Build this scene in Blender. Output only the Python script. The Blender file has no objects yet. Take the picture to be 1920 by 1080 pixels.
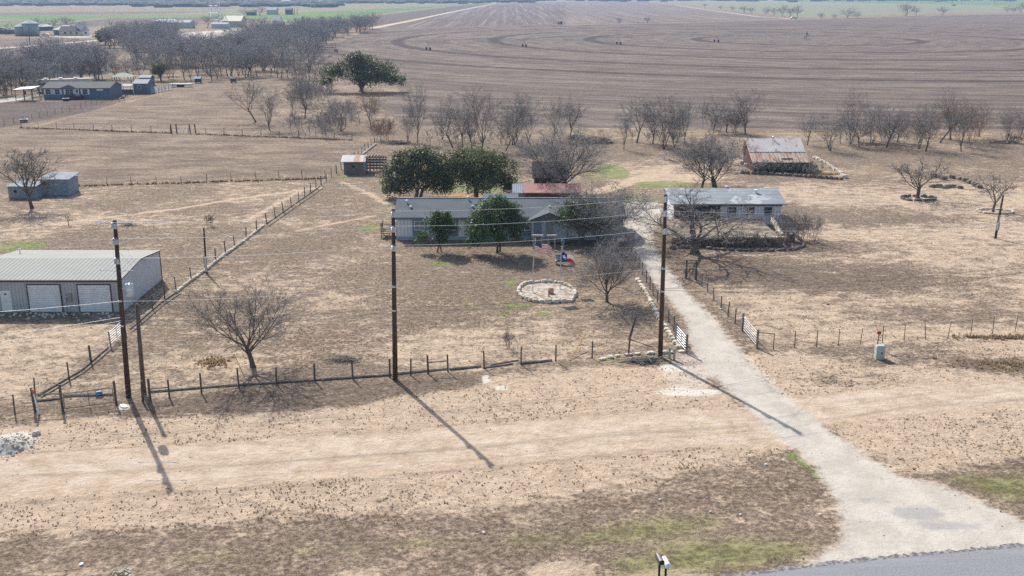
import bpy, math, random
import numpy as np
from mathutils import Vector, Matrix
R = math.radians
# ------------------------------------------------------------------ camera, sky, sun, exposure
F_PX, CAM_H = 1900.0, 28.0
TILT = math.atan(555 / F_PX)
scene = bpy.context.scene
cd = bpy.data.cameras.new('camera'); cam = bpy.data.objects.new('camera', cd)
scene.collection.objects.link(cam); scene.camera = cam
cam.location = (0, 0, CAM_H); cam.rotation_euler = (R(90) - TILT, 0, 0)
cd.sensor_width = 36; cd.lens = 36 * F_PX / 1920; cd.clip_start = 0.5; cd.clip_end = 20000
SUN_EL, SUN_AZ = R(39.0), R(117.0)          # azimuth counter-clockwise from +X, the sun stands beyond the scene
HAZE = 1.3e-4
w = bpy.data.worlds.new('World'); scene.world = w; w.use_nodes = True
wn = w.node_tree.nodes; wl = w.node_tree.links
bg = wn['Background']; bg.inputs[1].default_value = 0.15
sky = wn.new('ShaderNodeTexSky'); sky.sky_type = 'NISHITA'; sky.sun_disc = False
sky.sun_elevation = SUN_EL; sky.sun_rotation = R(90) - SUN_AZ
sky.dust_density = 1.5
wl.new(sky.outputs[0], bg.inputs[0])
sd = bpy.data.lights.new('sun', 'SUN'); sun = bpy.data.objects.new('sun', sd); scene.collection.objects.link(sun)
sd.energy = 4.5; sd.angle = R(0.55); sd.color = (1, 0.955, 0.89)
sdir = Vector((math.cos(SUN_AZ) * math.cos(SUN_EL), math.sin(SUN_AZ) * math.cos(SUN_EL), math.sin(SUN_EL)))
sun.rotation_euler = sdir.to_track_quat('Z', 'Y').to_euler(); sun.location = (0, 0, 60)
vs = scene.view_settings; vs.view_transform = 'Standard'; vs.look = 'None'; vs.exposure = 0.36; vs.gamma = 1
scene.cycles.use_denoising = False; scene.cycles.max_bounces = 5; scene.cycles.volume_bounces = 1; scene.cycles.transparent_max_bounces = 8

# ------------------------------------------------------------------ helpers
def P(x, y, z=0.0):
    """where the sight line of photo pixel (x, y) meets the level z"""
    th = TILT + math.atan((y - 540) / F_PX)
    d = (CAM_H - z) / math.tan(th)
    return Vector(((x - 960) / F_PX * (d * math.cos(TILT) + (CAM_H - z) * math.sin(TILT)), d, z))
def HZ(yb, yt):
    d = CAM_H / math.tan(TILT + math.atan((yb - 540) / F_PX))
    return CAM_H - d * math.tan(TILT + math.atan((yt - 540) / F_PX))
def XW(x, Y, z=0.0):
    return (x - 960) / F_PX * (Y * math.cos(TILT) + (CAM_H - z) * math.sin(TILT))

def nodes_mat(name):
    m = bpy.data.materials.new(name); m.use_nodes = True
    nt = m.node_tree; return m, nt, nt.nodes['Principled BSDF']
def N(nt, t, **k):
    n = nt.nodes.new(t)
    for a, b in k.items():
        if a[0] == 'i' and a[1:].isdigit(): n.inputs[int(a[1:])].default_value = b
        else: setattr(n, a, b)
    return n
def L(nt, a, b): nt.links.new(a, b)
def math_n(nt, op, a, b=None, c=None, clamp=False):
    n = nt.nodes.new('ShaderNodeMath'); n.operation = op; n.use_clamp = clamp
    for i, v in enumerate((a, b, c)):
        if v is None: continue
        if hasattr(v, 'links'): L(nt, v, n.inputs[i])
        else: n.inputs[i].default_value = v
    return n.outputs[0]
def sstep(nt, v, lo, hi):
    n = nt.nodes.new('ShaderNodeMapRange'); n.interpolation_type = 'SMOOTHSTEP'
    L(nt, v, n.inputs[0])
    for i, q in ((1, lo), (2, hi)): n.inputs[i].default_value = q
    return n.outputs[0]
def mixc(nt, f, a, b):
    n = nt.nodes.new('ShaderNodeMix'); n.data_type = 'RGBA'
    if hasattr(f, 'links'): L(nt, f, n.inputs[0])
    else: n.inputs[0].default_value = f
    for i, v in ((6, a), (7, b)):
        if hasattr(v, 'links'): L(nt, v, n.inputs[i])
        else: n.inputs[i].default_value = (*v, 1)
    return n.outputs[2]
def noise(nt, vec, scale, detail=4, rough=.55, dist=0):
    n = N(nt, 'ShaderNodeTexNoise'); n.inputs['Scale'].default_value = scale
    n.inputs['Detail'].default_value = detail; n.inputs['Roughness'].default_value = rough
    n.inputs['Distortion'].default_value = dist
    L(nt, vec, n.inputs['Vector']); return n.outputs[0]
def mapped(nt, vec, scale=(1, 1, 1), rot=0):
    n = N(nt, 'ShaderNodeMapping'); L(nt, vec, n.inputs[0]); n.inputs['Scale'].default_value = scale
    n.inputs['Rotation'].default_value = (0, 0, rot); return n.outputs[0]

_mats = {}
def mat(name, col, rough=.8, col2=None, scale=3.0, stretch=(1, 1, 1), bump=0.0, metal=0.0, island=0.0, spec=None, thr=None):
    """a procedural material: two colours mixed by noise, optional bump and per-piece variation"""
    if name in _mats: return _mats[name]
    m, nt, b = nodes_mat(name); _mats[name] = m
    tc = N(nt, 'ShaderNodeTexCoord'); v = mapped(nt, tc.outputs['Object'], stretch)
    c2 = col2 or tuple(c * .7 for c in col)
    n1 = noise(nt, v, scale, 6, .6)
    f = sstep(nt, n1, *(thr or (.35, .65)))
    c = mixc(nt, f, col, c2)
    if island:
        g = N(nt, 'ShaderNodeNewGeometry')
        r = math_n(nt, 'MULTIPLY_ADD', g.outputs['Random Per Island'], island, 1 - island / 2)
        mm = N(nt, 'ShaderNodeVectorMath', operation='SCALE'); L(nt, c, mm.inputs[0]); L(nt, r, mm.inputs[3]); c = mm.outputs[0]
    L(nt, c, b.inputs['Base Color']); b.inputs['Roughness'].default_value = rough; b.inputs['Metallic'].default_value = metal
    b.inputs['Specular IOR Level'].default_value = .3 if spec is None else spec
    if bump:
        bn = N(nt, 'ShaderNodeBump'); bn.inputs['Strength'].default_value = 1; bn.inputs['Distance'].default_value = bump
        L(nt, n1, bn.inputs['Height']); L(nt, bn.outputs[0], b.inputs['Normal'])
    return m

def translucent(m, amount, tint=(1.25, 1.3, .8)):
    """let light through thin leaves and blades"""
    nt = m.node_tree; b = nt.nodes['Principled BSDF']; out = nt.nodes['Material Output']; src = b.inputs['Base Color'].links[0].from_socket
    t = N(nt, 'ShaderNodeBsdfTranslucent'); k = N(nt, 'ShaderNodeVectorMath', operation='MULTIPLY'); L(nt, src, k.inputs[0]); k.inputs[1].default_value = tint; L(nt, k.outputs[0], t.inputs[0])
    x = N(nt, 'ShaderNodeMixShader'); x.inputs[0].default_value = amount; L(nt, b.outputs[0], x.inputs[1]); L(nt, t.outputs[0], x.inputs[2]); L(nt, x.outputs[0], out.inputs[0])
class MB:
    def __init__(s): s.v = []; s.f = []; s.mi = []
    def add(s, vs, fs, m=0):
        k = len(s.v); s.v.extend(vs); s.f.extend([tuple(i + k for i in f) for f in fs]); s.mi.extend([m] * len(fs)); return s
    def box(s, c, d, rz=0.0, m=0, rx=0.0, ry=0.0):
        M = Matrix.Rotation(rz, 3, 'Z') @ Matrix.Rotation(ry, 3, 'Y') @ Matrix.Rotation(rx, 3, 'X') if (rz or rx or ry) else None
        vs = []
        for a in (-.5, .5):
            for b in (-.5, .5):
                for e in (-.5, .5):
                    p = Vector((a * d[0], b * d[1], e * d[2]))
                    if M: p = M @ p
                    vs.append((p[0] + c[0], p[1] + c[1], p[2] + c[2]))
        return s.add(vs, [(0, 1, 3, 2), (4, 6, 7, 5), (0, 4, 5, 1), (2, 3, 7, 6), (0, 2, 6, 4), (1, 5, 7, 3)], m)
    def bb(s, x0, x1, y0, y1, z0, z1, m=0):
        return s.box(((x0 + x1) / 2, (y0 + y1) / 2, (z0 + z1) / 2), (x1 - x0, y1 - y0, z1 - z0), m=m)
    def tube(s, pts, rad, n=6, m=0, cap=True):
        pts = [Vector(p) for p in pts]
        if not hasattr(rad, '__len__'): rad = [rad] * len(pts)
        vs = []
        for i, p in enumerate(pts):
            t = (pts[min(i + 1, len(pts) - 1)] - pts[max(i - 1, 0)])
            if t.length < 1e-9: t = Vector((0, 0, 1))
            t.normalize(); a = t.orthogonal() if abs(t.z) < .95 else Vector((1, 0, 0)) - t * t.x
            a.normalize(); b = t.cross(a)
            for k in range(n):
                q = 2 * math.pi * k / n; o = p + (a * math.cos(q) + b * math.sin(q)) * rad[i]
                vs.append((o.x, o.y, o.z))
        fs = [(i * n + k, i * n + (k + 1) % n, (i + 1) * n + (k + 1) % n, (i + 1) * n + k) for i in range(len(pts) - 1) for k in range(n)]
        if cap and n > 3: fs += [tuple(range(n - 1, -1, -1)), tuple((len(pts) - 1) * n + k for k in range(n))]
        return s.add(vs, fs, m)
    def lathe(s, prof, c=(0, 0, 0), n=16, m=0):
        vs = [(c[0] + r * math.cos(2 * math.pi * k / n), c[1] + r * math.sin(2 * math.pi * k / n), c[2] + z) for r, z in prof for k in range(n)]
        fs = [(i * n + k, i * n + (k + 1) % n, (i + 1) * n + (k + 1) % n, (i + 1) * n + k) for i in range(len(prof) - 1) for k in range(n)]
        fs += [tuple(range(n - 1, -1, -1)), tuple((len(prof) - 1) * n + k for k in range(n))]
        return s.add(vs, fs, m)
    def slab(s, quad, th, m=0):
        """thick sheet: quad is the top face, th goes straight down"""
        q = [Vector(p) for p in quad]; n = len(q)
        vs = [tuple(p) for p in q] + [(p.x, p.y, p.z - th) for p in q]
        fs = [tuple(range(n)), tuple(range(2 * n - 1, n - 1, -1))] + [(i, i + n, (i + 1) % n + n, (i + 1) % n) for i in range(n)]
        return s.add(vs, fs, m)
    def rock(s, c, d, rng, rz=None, m=0):
        rz = rng.uniform(0, 3) if rz is None else rz
        vs = []; M = Matrix.Rotation(rz, 3, 'Z')
        for z, sc in ((-.5, .8), (-.1, 1), (.3, .93), (.5, .62)):
            for k in range(7):
                a = 2 * math.pi * (k + rng.uniform(-.3, .3)) / 7
                p = M @ Vector((d[0] / 2 * sc * math.cos(a) * rng.uniform(.85, 1.15), d[1] / 2 * sc * math.sin(a) * rng.uniform(.85, 1.15), d[2] * (z + rng.uniform(-.06, .06))))
                vs.append((p.x + c[0], p.y + c[1], p.z + c[2]))
        fs = [(i * 7 + k, i * 7 + (k + 1) % 7, (i + 1) * 7 + (k + 1) % 7, (i + 1) * 7 + k) for i in range(3) for k in range(7)]
        fs += [tuple(range(6, -1, -1)), tuple(21 + k for k in range(7))]
        return s.add(vs, fs, m)
    def mesh(s, name, mats, smooth=False):
        me = bpy.data.meshes.new(name); me.from_pydata(s.v, [], s.f)
        for m in (mats if isinstance(mats, (list, tuple)) else [mats]): me.materials.append(m)
        if any(s.mi): me.polygons.foreach_set('material_index', s.mi)
        if smooth: me.polygons.foreach_set('use_smooth', [True] * len(s.f))
        me.update(); return me
    def build(s, name, mats, parent=None, smooth=False, loc=None, rz=None):
        return link(name, s.mesh(name, mats, smooth), parent, loc, rz)
def link(name, me, parent=None, loc=None, rz=None):
    o = bpy.data.objects.new(name, me); scene.collection.objects.link(o)
    if parent: o.parent = parent
    if loc is not None: o.location = loc
    if rz is not None: o.rotation_euler.z = rz
    return o
def tag(o, label=None, cat=None, group=None, kind=None):
    if label: o['label'] = label
    if cat: o['category'] = cat
    if group: o['group'] = group
    if kind: o['kind'] = kind
    return o
def thing(name, label, cat, loc=(0, 0, 0), rz=0.0, group=None):
    o = bpy.data.objects.new(name, None); scene.collection.objects.link(o); o.empty_display_size = .3
    o.location = loc; o.rotation_euler = (0, 0, rz); return tag(o, label, cat, group)
def copy_tree(o, parent=None):
    c = o.copy(); scene.collection.objects.link(c)
    if parent: c.parent = parent
    for ch in o.children: copy_tree(ch, c)
    return c
def dup(o, loc, rz=0.0, sc=None, label=None, group=None):
    c = copy_tree(o); c.location = loc; c.rotation_euler = (0, 0, rz)
    if sc: c.scale = (sc, sc, sc) if not hasattr(sc, '__len__') else sc
    if label: c['label'] = label
    if group: c['group'] = group
    return c

# ------------------------------------------------------------------ materials
M = {}
M['pole'] = mat('creosote_wood', (.11, .062, .045), .9, (.05, .032, .026), 2, (6, 6, .5), .01)
M['pole_old'] = mat('weathered_pole', (.19, .14, .10), .9, (.09, .065, .05), 2, (6, 6, .5), .01)
M['post'] = mat('weathered_post', (.16, .13, .105), .9, (.07, .055, .045), 4, (5, 5, .7), .01)
M['rail'] = mat('grey_log', (.30, .265, .225), .9, (.14, .12, .10), 3, (1, 1, 1), .01)
M['tpost'] = mat('rusty_steel', (.10, .05, .035), .8, (.05, .03, .025), 6)
M['wire'] = mat('fence_wire', (.22, .20, .19), .6, (.15, .13, .12), 6)
M['cable'] = mat('aluminium_cable', (.62, .62, .62), .45, (.5, .5, .5), 4, metal=.3)
M['cabledark'] = mat('black_cable', (.06, .06, .065), .6)
M['galv'] = mat('galvanised_steel', (.62, .65, .68), .4, (.45, .48, .5), 5, metal=.4)
M['insul'] = mat('glazed_insulator', (.5, .55, .62), .25, (.3, .34, .4), 8)
M['white'] = mat('white_paint', (.78, .78, .76), .5, (.66, .66, .64), 1.5)
M['stone'] = mat('limestone', (.72, .64, .51), .9, (.38, .32, .24), 3, bump=.03, island=.4)
M['darkstone'] = mat('weathered_stone', (.26, .21, .17), .9, (.10, .08, .07), 3, bump=.03, island=.6)
M['bark'] = mat('bark', (.16, .13, .11), .9, (.08, .065, .055), 5, (1, 1, .3), .02)
M['twig'] = mat('twigs', (.25, .215, .185), .9, (.16, .135, .12), 3, island=.5)
M['twiggrey'] = mat('grey_twigs', (.33, .30, .275), .9, (.21, .19, .175), 3, island=.5)
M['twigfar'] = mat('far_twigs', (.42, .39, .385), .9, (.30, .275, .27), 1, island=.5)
M['twigred'] = mat('reddish_twigs', (.38, .23, .15), .9, (.27, .18, .13), 2, island=.5)
M['leafoak'] = mat('live_oak_leaves', (.125, .145, .075), .5, (.055, .07, .04), 1.2, island=.9, spec=.25)
M['leafoak2'] = mat('olive_oak_leaves', (.16, .18, .075), .5, (.07, .085, .04), 1.0, island=.9, spec=.25)
M['leafgreen'] = mat('evergreen_leaves', (.085, .145, .045), .5, (.035, .07, .026), 1.4, island=.9, spec=.25)
M['leafsage'] = mat('pale_sage_twigs', (.34, .32, .26), .8, (.22, .21, .18), 2, island=.6)
M['straw'] = mat('dry_straw', (.40, .30, .18), .9, (.27, .20, .13), 2, island=.5)
M['tuft'] = mat('dry_tufts', (.30, .23, .16), .95, (.18, .135, .10), .5, island=.6)
M['weed'] = mat('dead_weeds', (.24, .16, .10), .95, (.11, .08, .06), 1, island=.6)
M['glass'] = mat('window_glass', (.035, .045, .055), .15, (.02, .025, .03), 1, spec=.5)
M['glassl'] = mat('window_curtain', (.30, .31, .30), .3, (.16, .18, .19), 3, (4, 4, 1))
M['red'] = mat('red_barn_boards', (.11, .02, .022), .8, (.065, .013, .015), 2, (6, 1, .5))
M['blueroof'] = mat('blue_metal', (.16, .28, .44), .5, (.11, .2, .33), 2)
M['cream'] = mat('cream_siding', (.58, .53, .42), .8, (.5, .45, .35), 2)
M['black'] = mat('black_plastic', (.02, .02, .022), .5)
M['slate'] = mat('slate_blue_siding', (.12, .165, .22), .75, (.10, .135, .18), 2, (1, 1, 6))
M['wood'] = mat('weathered_boards', (.24, .205, .175), .9, (.12, .10, .085), 3, (6, 1, .4), .01)
M['orange'] = mat('orange_paint', (.8, .14, .03), .5, (.7, .12, .03), 2)
M['yellow'] = mat('yellow_plastic', (.62, .36, .04), .5, (.5, .3, .04), 2)
M['bluebag'] = mat('blue_plastic', (.02, .22, .42), .4, (.015, .15, .3), 4)
M['utilgreen'] = mat('pedestal_green', (.44, .49, .45), .6, (.38, .43, .39), 4)
M['concrete'] = mat('concrete', (.50, .46, .40), .9, (.40, .36, .31), 1.5)
M['rubble'] = mat('caliche_rubble', (.62, .56, .48), .95, (.44, .39, .32), 2, bump=.05, island=.4)
M['flagred'] = mat('flag_red', (.62, .02, .035), .7, (.55, .02, .03), 3)
M['flagwhite'] = mat('flag_white', (.82, .82, .80), .7, (.74, .74, .74), 3)
M['flagblue'] = mat('flag_blue', (.015, .06, .33), .7, (.012, .05, .27), 3)
M['flagblue2'] = mat('flag_navy', (.015, .03, .16), .7, (.012, .02, .12), 3)
for k_ in ('leafoak', 'leafoak2', 'leafgreen'): translucent(M[k_], .3)
for k_ in ('flagred', 'flagwhite', 'flagblue', 'flagblue2'): translucent(M[k_], .3, (1, 1, 1))
for k_ in ('straw', 'tuft', 'weed'): translucent(M[k_], .4, (1.1, 1.05, .9))
M['pinkroof'] = mat('faded_red_roof', (.40, .19, .15), .7, (.28, .12, .10), .8, (1, 5, 1))
M['brick'] = mat('dark_red_boards', (.11, .045, .04), .85, (.06, .03, .028), 3, (4, 4, 1))

def ribbed(name, c1, c2, pitch, axis=0, rust=None, rthr=(.5, .62), rough=.45, metal=.2, depth=.03, rscale=.35, rstretch=(1, 1, 1)):
    """ribbed metal or shingle sheet with ribs every <pitch> metres across the given axis"""
    m, nt, b = nodes_mat(name)
    tc = N(nt, 'ShaderNodeTexCoord'); o = tc.outputs['Object']
    sx = N(nt, 'ShaderNodeSeparateXYZ'); L(nt, o, sx.inputs[0])
    s = math_n(nt, 'SINE', math_n(nt, 'MULTIPLY', sx.outputs[axis], 2 * math.pi / pitch))
    rib = sstep(nt, s, .55, .95)
    n1 = noise(nt, o, .5, 5, .6); n2 = noise(nt, mapped(nt, o, (3, 3, 3)), 2, 4)
    c = mixc(nt, sstep(nt, n1, .3, .7), c1, c2)
    c = mixc(nt, math_n(nt, 'MULTIPLY', n2, .3), c, tuple(x * .6 for x in c2))
    if rust:
        nr = noise(nt, mapped(nt, o, rstretch), rscale * 3, 8, .68, .6)
        c = mixc(nt, sstep(nt, nr, *rthr), c, rust)
    c = mixc(nt, math_n(nt, 'MULTIPLY', rib, .25), c, tuple(x * .55 for x in c2))
    L(nt, c, b.inputs['Base Color']); b.inputs['Roughness'].default_value = rough; b.inputs['Metallic'].default_value = metal
    b.inputs['Specular IOR Level'].default_value = .15
    bn = N(nt, 'ShaderNodeBump'); bn.inputs['Distance'].default_value = depth; L(nt, rib, bn.inputs['Height']); L(nt, bn.outputs[0], b.inputs['Normal'])
    return m
M['whroof'] = ribbed('tan_standing_seam_roof', (.40, .40, .355), (.355, .355, .315), .40, 0, metal=0, rough=.85, depth=.05)
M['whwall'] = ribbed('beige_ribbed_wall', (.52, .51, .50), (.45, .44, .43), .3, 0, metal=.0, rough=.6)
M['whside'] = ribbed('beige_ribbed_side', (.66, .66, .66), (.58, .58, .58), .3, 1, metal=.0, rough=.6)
M['shingle'] = ribbed('grey_shingles', (.175, .19, .20), (.135, .148, .158), .28, 1, rough=.95, metal=0, depth=.01)
M['shinglebrown'] = ribbed('taupe_shingles', (.21, .195, .19), (.17, .16, .155), .28, 1, rough=.95, metal=0, depth=.01)
M['mhwall'] = ribbed('taupe_siding', (.80, .765, .75), (.74, .71, .69), .4, 0, rough=.8, metal=0)
M['cotroof'] = ribbed('patched_grey_roof', (.36, .38, .39), (.25, .27, .28), 1.1, 1, rust=(.50, .49, .47), rthr=(.55, .6), rough=.8, metal=0, depth=.01, rscale=.15)
M['cotwall'] = ribbed('white_batten_wall', (.74, .75, .78), (.64, .65, .68), .4, 0, rough=.8, metal=0)
M['rustroof'] = ribbed('rusty_tin_roof', (.74, .68, .62), (.64, .57, .51), .25, 0, rust=(.40, .19, .10), rthr=(.53, .62), rough=.7, metal=.0, rscale=.22, rstretch=(1.3, .6, .6))
M['rustroof2'] = ribbed('rust_streaked_tin_roof', (.58, .42, .31), (.64, .53, .44), .25, 0, rust=(.34, .14, .06), rthr=(.44, .62), rough=.7, metal=.0, rscale=.5, rstretch=(2.2, .25, .25))
M['tin'] = ribbed('tin_roof', (.50, .50, .50), (.40, .40, .41), .25, 0, rust=(.30, .15, .08), rthr=(.58, .62), rough=.6, metal=.1, rscale=.2, rstretch=(1.4, .3, .3))
M['tingrey'] = ribbed('grey_tin', (.36, .39, .42), (.24, .27, .30), .25, 0, rough=.85, metal=0)
M['farroof'] = ribbed('pale_tin', (.50, .51, .51), (.42, .43, .43), .5, 0, rough=.85, metal=0)

# ------------------------------------------------------------------ ground: one sheet, zones held in point attributes
def axis_pts(lo, a, b, hi, step, g):
    mid = list(np.arange(a, b + 1e-6, step)); out = mid[:]
    s, x = step, b
    while x < hi: s *= g; x += s; out.append(x)
    s, x = step, a; pre = []
    while x > lo: s *= g; x -= s; pre.append(x)
    return np.array(pre[::-1] + out)
gx = axis_pts(-7000, -80, 80, 7000, .5, 1.02)
gy = axis_pts(-60, 40, 130, 9000, .42, 1.02)
GX, GY = np.meshgrid(gx, gy); nx, ny = len(gx), len(gy)
X = GX.ravel(); Y = GY.ravel()
def poly_sd(px, world=False):
    """signed distance (metres, positive inside) of every ground vertex to a polygon given by photo pixels"""
    pts = np.array(px if world else [tuple(P(*p))[:2] for p in px], float)
    lo = pts.min(0) - 40; hi = pts.max(0) + 40
    idx = np.where((X > lo[0]) & (X < hi[0]) & (Y > lo[1]) & (Y < hi[1]))[0]
    x, y = X[idx], Y[idx]; ins = np.zeros(len(idx), bool); dm = np.full(len(idx), 1e9)
    for i in range(len(pts)):
        (x0, y0), (x1, y1) = pts[i - 1], pts[i]
        if y0 != y1:
            c = ((y0 > y) != (y1 > y)) & (x < (x1 - x0) * (y - y0) / (y1 - y0) + x0); ins ^= c
        dx, dy = x1 - x0, y1 - y0; t = np.clip(((x - x0) * dx + (y - y0) * dy) / (dx * dx + dy * dy + 1e-9), 0, 1)
        dm = np.minimum(dm, np.hypot(x - x0 - t * dx, y - y0 - t * dy))
    return idx, np.where(ins, dm, -dm)
def line_d(px, world=False):
    pts = np.array(px if world else [tuple(P(*p))[:2] for p in px], float)
    lo = pts.min(0) - 60; hi = pts.max(0) + 60
    idx = np.where((X > lo[0]) & (X < hi[0]) & (Y > lo[1]) & (Y < hi[1]))[0]
    x, y = X[idx], Y[idx]; dm = np.full(len(idx), 1e9)
    for i in range(1, len(pts)):
        (x0, y0), (x1, y1) = pts[i - 1], pts[i]
        dx, dy = x1 - x0, y1 - y0; t = np.clip(((x - x0) * dx + (y - y0) * dy) / (dx * dx + dy * dy + 1e-9), 0, 1)
        dm = np.minimum(dm, np.hypot(x - x0 - t * dx, y - y0 - t * dy))
    return idx, dm
ATT = {k: np.zeros(len(X), np.float32) for k in ('sand', 'green', 'gravel', 'plough', 'dark', 'crop', 'straw', 'light', 'track', 'tuft', 'furrow', 'pivot', 'leftfield')}
def put(att, res, val, soft=1.0, mode='mix', line=None):
    idx, d = res
    if line is not None: m = np.clip((line + soft - d) / (2 * soft), 0, 1)
    else: m = np.clip((d + soft) / (2 * soft), 0, 1)
    m = m * m * (3 - 2 * m); a = ATT[att]
    if mode == 'mix': a[idx] = a[idx] * (1 - m) + val * m
    elif mode == 'max': a[idx] = np.maximum(a[idx], val * m)
    return idx, m
ATT['sand'][:] = .36; ATT['tuft'][:] = .25
SH = [(-300, 812), (0, 800), (230, 775), (600, 765), (760, 735), (1130, 690), (1300, 690), (1420, 790), (1480, 840), (1440, 850), (1200, 915), (900, 955), (650, 975), (400, 985), (0, 1010), (-300, 1020)]
put('sand', poly_sd(SH), .92, 1.3); put('tuft', poly_sd(SH), .75, 1)
RS = [(1300, 660), (1410, 662), (1920, 640), (2300, 625), (2300, 850), (1920, 862), (1800, 872), (1720, 890), (1540, 800)]
put('sand', poly_sd(RS), .93, 1.2); put('tuft', poly_sd(RS), .85, 1)
put('sand', poly_sd([(1270, 480), (1520, 430), (1920, 400), (2300, 390), (2300, 625), (1920, 640), (1450, 655), (1390, 620)]), .66, 2); 
put('tuft', poly_sd([(1270, 480), (1520, 430), (1920, 400), (2300, 390), (2300, 625), (1920, 640), (1450, 655), (1390, 620)]), .5, 2)
put('sand', poly_sd([(1400, 345), (1920, 345), (2300, 350), (2300, 390), (1920, 400), (1560, 420), (1480, 380)]), .66, 4)
put('sand', poly_sd([(1130, 300), (1400, 290), (1390, 330), (1240, 350), (1130, 340)]), .7, 3)
put('sand', poly_sd([(290, 690), (400, 610), (700, 590), (1000, 610), (1210, 640), (1130, 672), (730, 690), (300, 725)]), .60, 3)
put('tuft', poly_sd([(290, 690), (400, 560), (700, 540), (1000, 580), (1210, 640), (1130, 672), (730, 690), (300, 725)]), .5, 3)
put('sand', poly_sd([(-200, 610), (190, 605), (210, 625), (110, 720), (0, 745), (-200, 760)]), .66, 2)
put('sand', poly_sd([(280, 420), (560, 385), (590, 350), (480, 370), (0, 400), (0, 440), (250, 430)]), .56, 4)
put('sand', poly_sd([(430, 520), (700, 440), (740, 460), (740, 540), (480, 600)]), .5, 4)
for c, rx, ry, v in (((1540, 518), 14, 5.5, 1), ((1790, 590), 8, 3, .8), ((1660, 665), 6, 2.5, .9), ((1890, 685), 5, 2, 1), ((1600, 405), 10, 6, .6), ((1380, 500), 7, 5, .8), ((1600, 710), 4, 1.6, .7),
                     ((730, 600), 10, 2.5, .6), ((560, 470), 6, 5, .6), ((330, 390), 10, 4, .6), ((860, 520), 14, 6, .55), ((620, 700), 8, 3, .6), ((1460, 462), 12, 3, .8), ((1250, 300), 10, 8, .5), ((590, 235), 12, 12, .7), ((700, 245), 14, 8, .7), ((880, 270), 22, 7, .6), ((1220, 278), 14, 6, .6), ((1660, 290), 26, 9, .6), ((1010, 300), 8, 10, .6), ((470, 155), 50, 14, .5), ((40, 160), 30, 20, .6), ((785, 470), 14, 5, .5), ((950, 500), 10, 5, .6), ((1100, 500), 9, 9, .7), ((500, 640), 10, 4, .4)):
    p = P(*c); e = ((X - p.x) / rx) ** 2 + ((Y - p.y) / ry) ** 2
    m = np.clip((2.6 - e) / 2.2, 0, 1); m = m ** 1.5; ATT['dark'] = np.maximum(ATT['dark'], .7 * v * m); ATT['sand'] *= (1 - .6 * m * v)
DG = [(-300, 1020), (0, 1010), (400, 985), (650, 975), (900, 955), (1200, 915), (1380, 868), (1440, 858), (1500, 875), (1545, 905), (1565, 955), (1560, 1000), (1530, 1035), (1360, 1082), (1200, 1140), (-300, 1400)]
put('sand', poly_sd(DG), .36, 2.6); put('dark', poly_sd(DG), .15, 1.8, 'max'); put('tuft', poly_sd(DG), 0, 1)
put('dark', poly_sd([(-300, 1040), (500, 990), (900, 965), (980, 990), (700, 1030), (0, 1090), (-300, 1200)]), .55, 2.4, 'max')
put('green', poly_sd([(930, 1002), (1200, 970), (1345, 955), (1365, 980), (1280, 1010), (1130, 1030), (940, 1035)]), .78, 2.2, 'max')
put('green', poly_sd([(1120, 1045), (1260, 1010), (1400, 1000), (1540, 1015), (1520, 1050), (1360, 1085), (1150, 1100)]), .74, 2.0, 'max')
put('green', poly_sd([(300, 1035), (700, 1005), (930, 995), (930, 1030), (700, 1040), (330, 1070)]), .5, .9, 'max')
put('sand', poly_sd([(1000, 1058), (1100, 1045), (1130, 1090), (990, 1090)]), .85, .5)
put('sand', poly_sd([(1120, 1090), (1235, 1060), (1330, 1080), (1300, 1100)]), .8, .5)
RG = [(1725, 890), (1800, 876), (1920, 862), (2300, 848), (2300, 985), (1920, 950), (1850, 942)]
put('sand', poly_sd(RG), .25, .8); put('dark', poly_sd(RG), .6, .6, 'max'); put('tuft', poly_sd(RG), 0, .6)
put('green', poly_sd([(1760, 893), (1920, 882), (2300, 870), (2300, 975), (1920, 945), (1840, 925)]), .74, 1.6, 'max')
put('dark', poly_sd([(20, 765), (230, 785), (480, 775), (640, 765), (740, 745), (900, 722), (900, 700), (720, 715), (240, 752)]), .8, .9, 'max')
put('sand', poly_sd([(20, 765), (230, 785), (480, 775), (640, 765), (740, 745), (900, 722), (900, 700), (720, 715), (240, 752)]), .2, .9)
def blob(att, c, rx, ry, v):
    if att == 'green' and v >= .7: v = 1.4
    p = P(*c); e = ((X - p.x) / rx) ** 2 + ((Y - p.y) / ry) ** 2
    ATT[att] = np.maximum(ATT[att], v * np.clip(1.5 - e, 0, 1))
for c, rx, ry, v in (((1720, 962), 1.6, .9, .8), ((1780, 985), 2.2, .6, .7), ((1640, 940), 1.2, .5, .6)): blob('dark', c, rx, ry, v)
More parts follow.
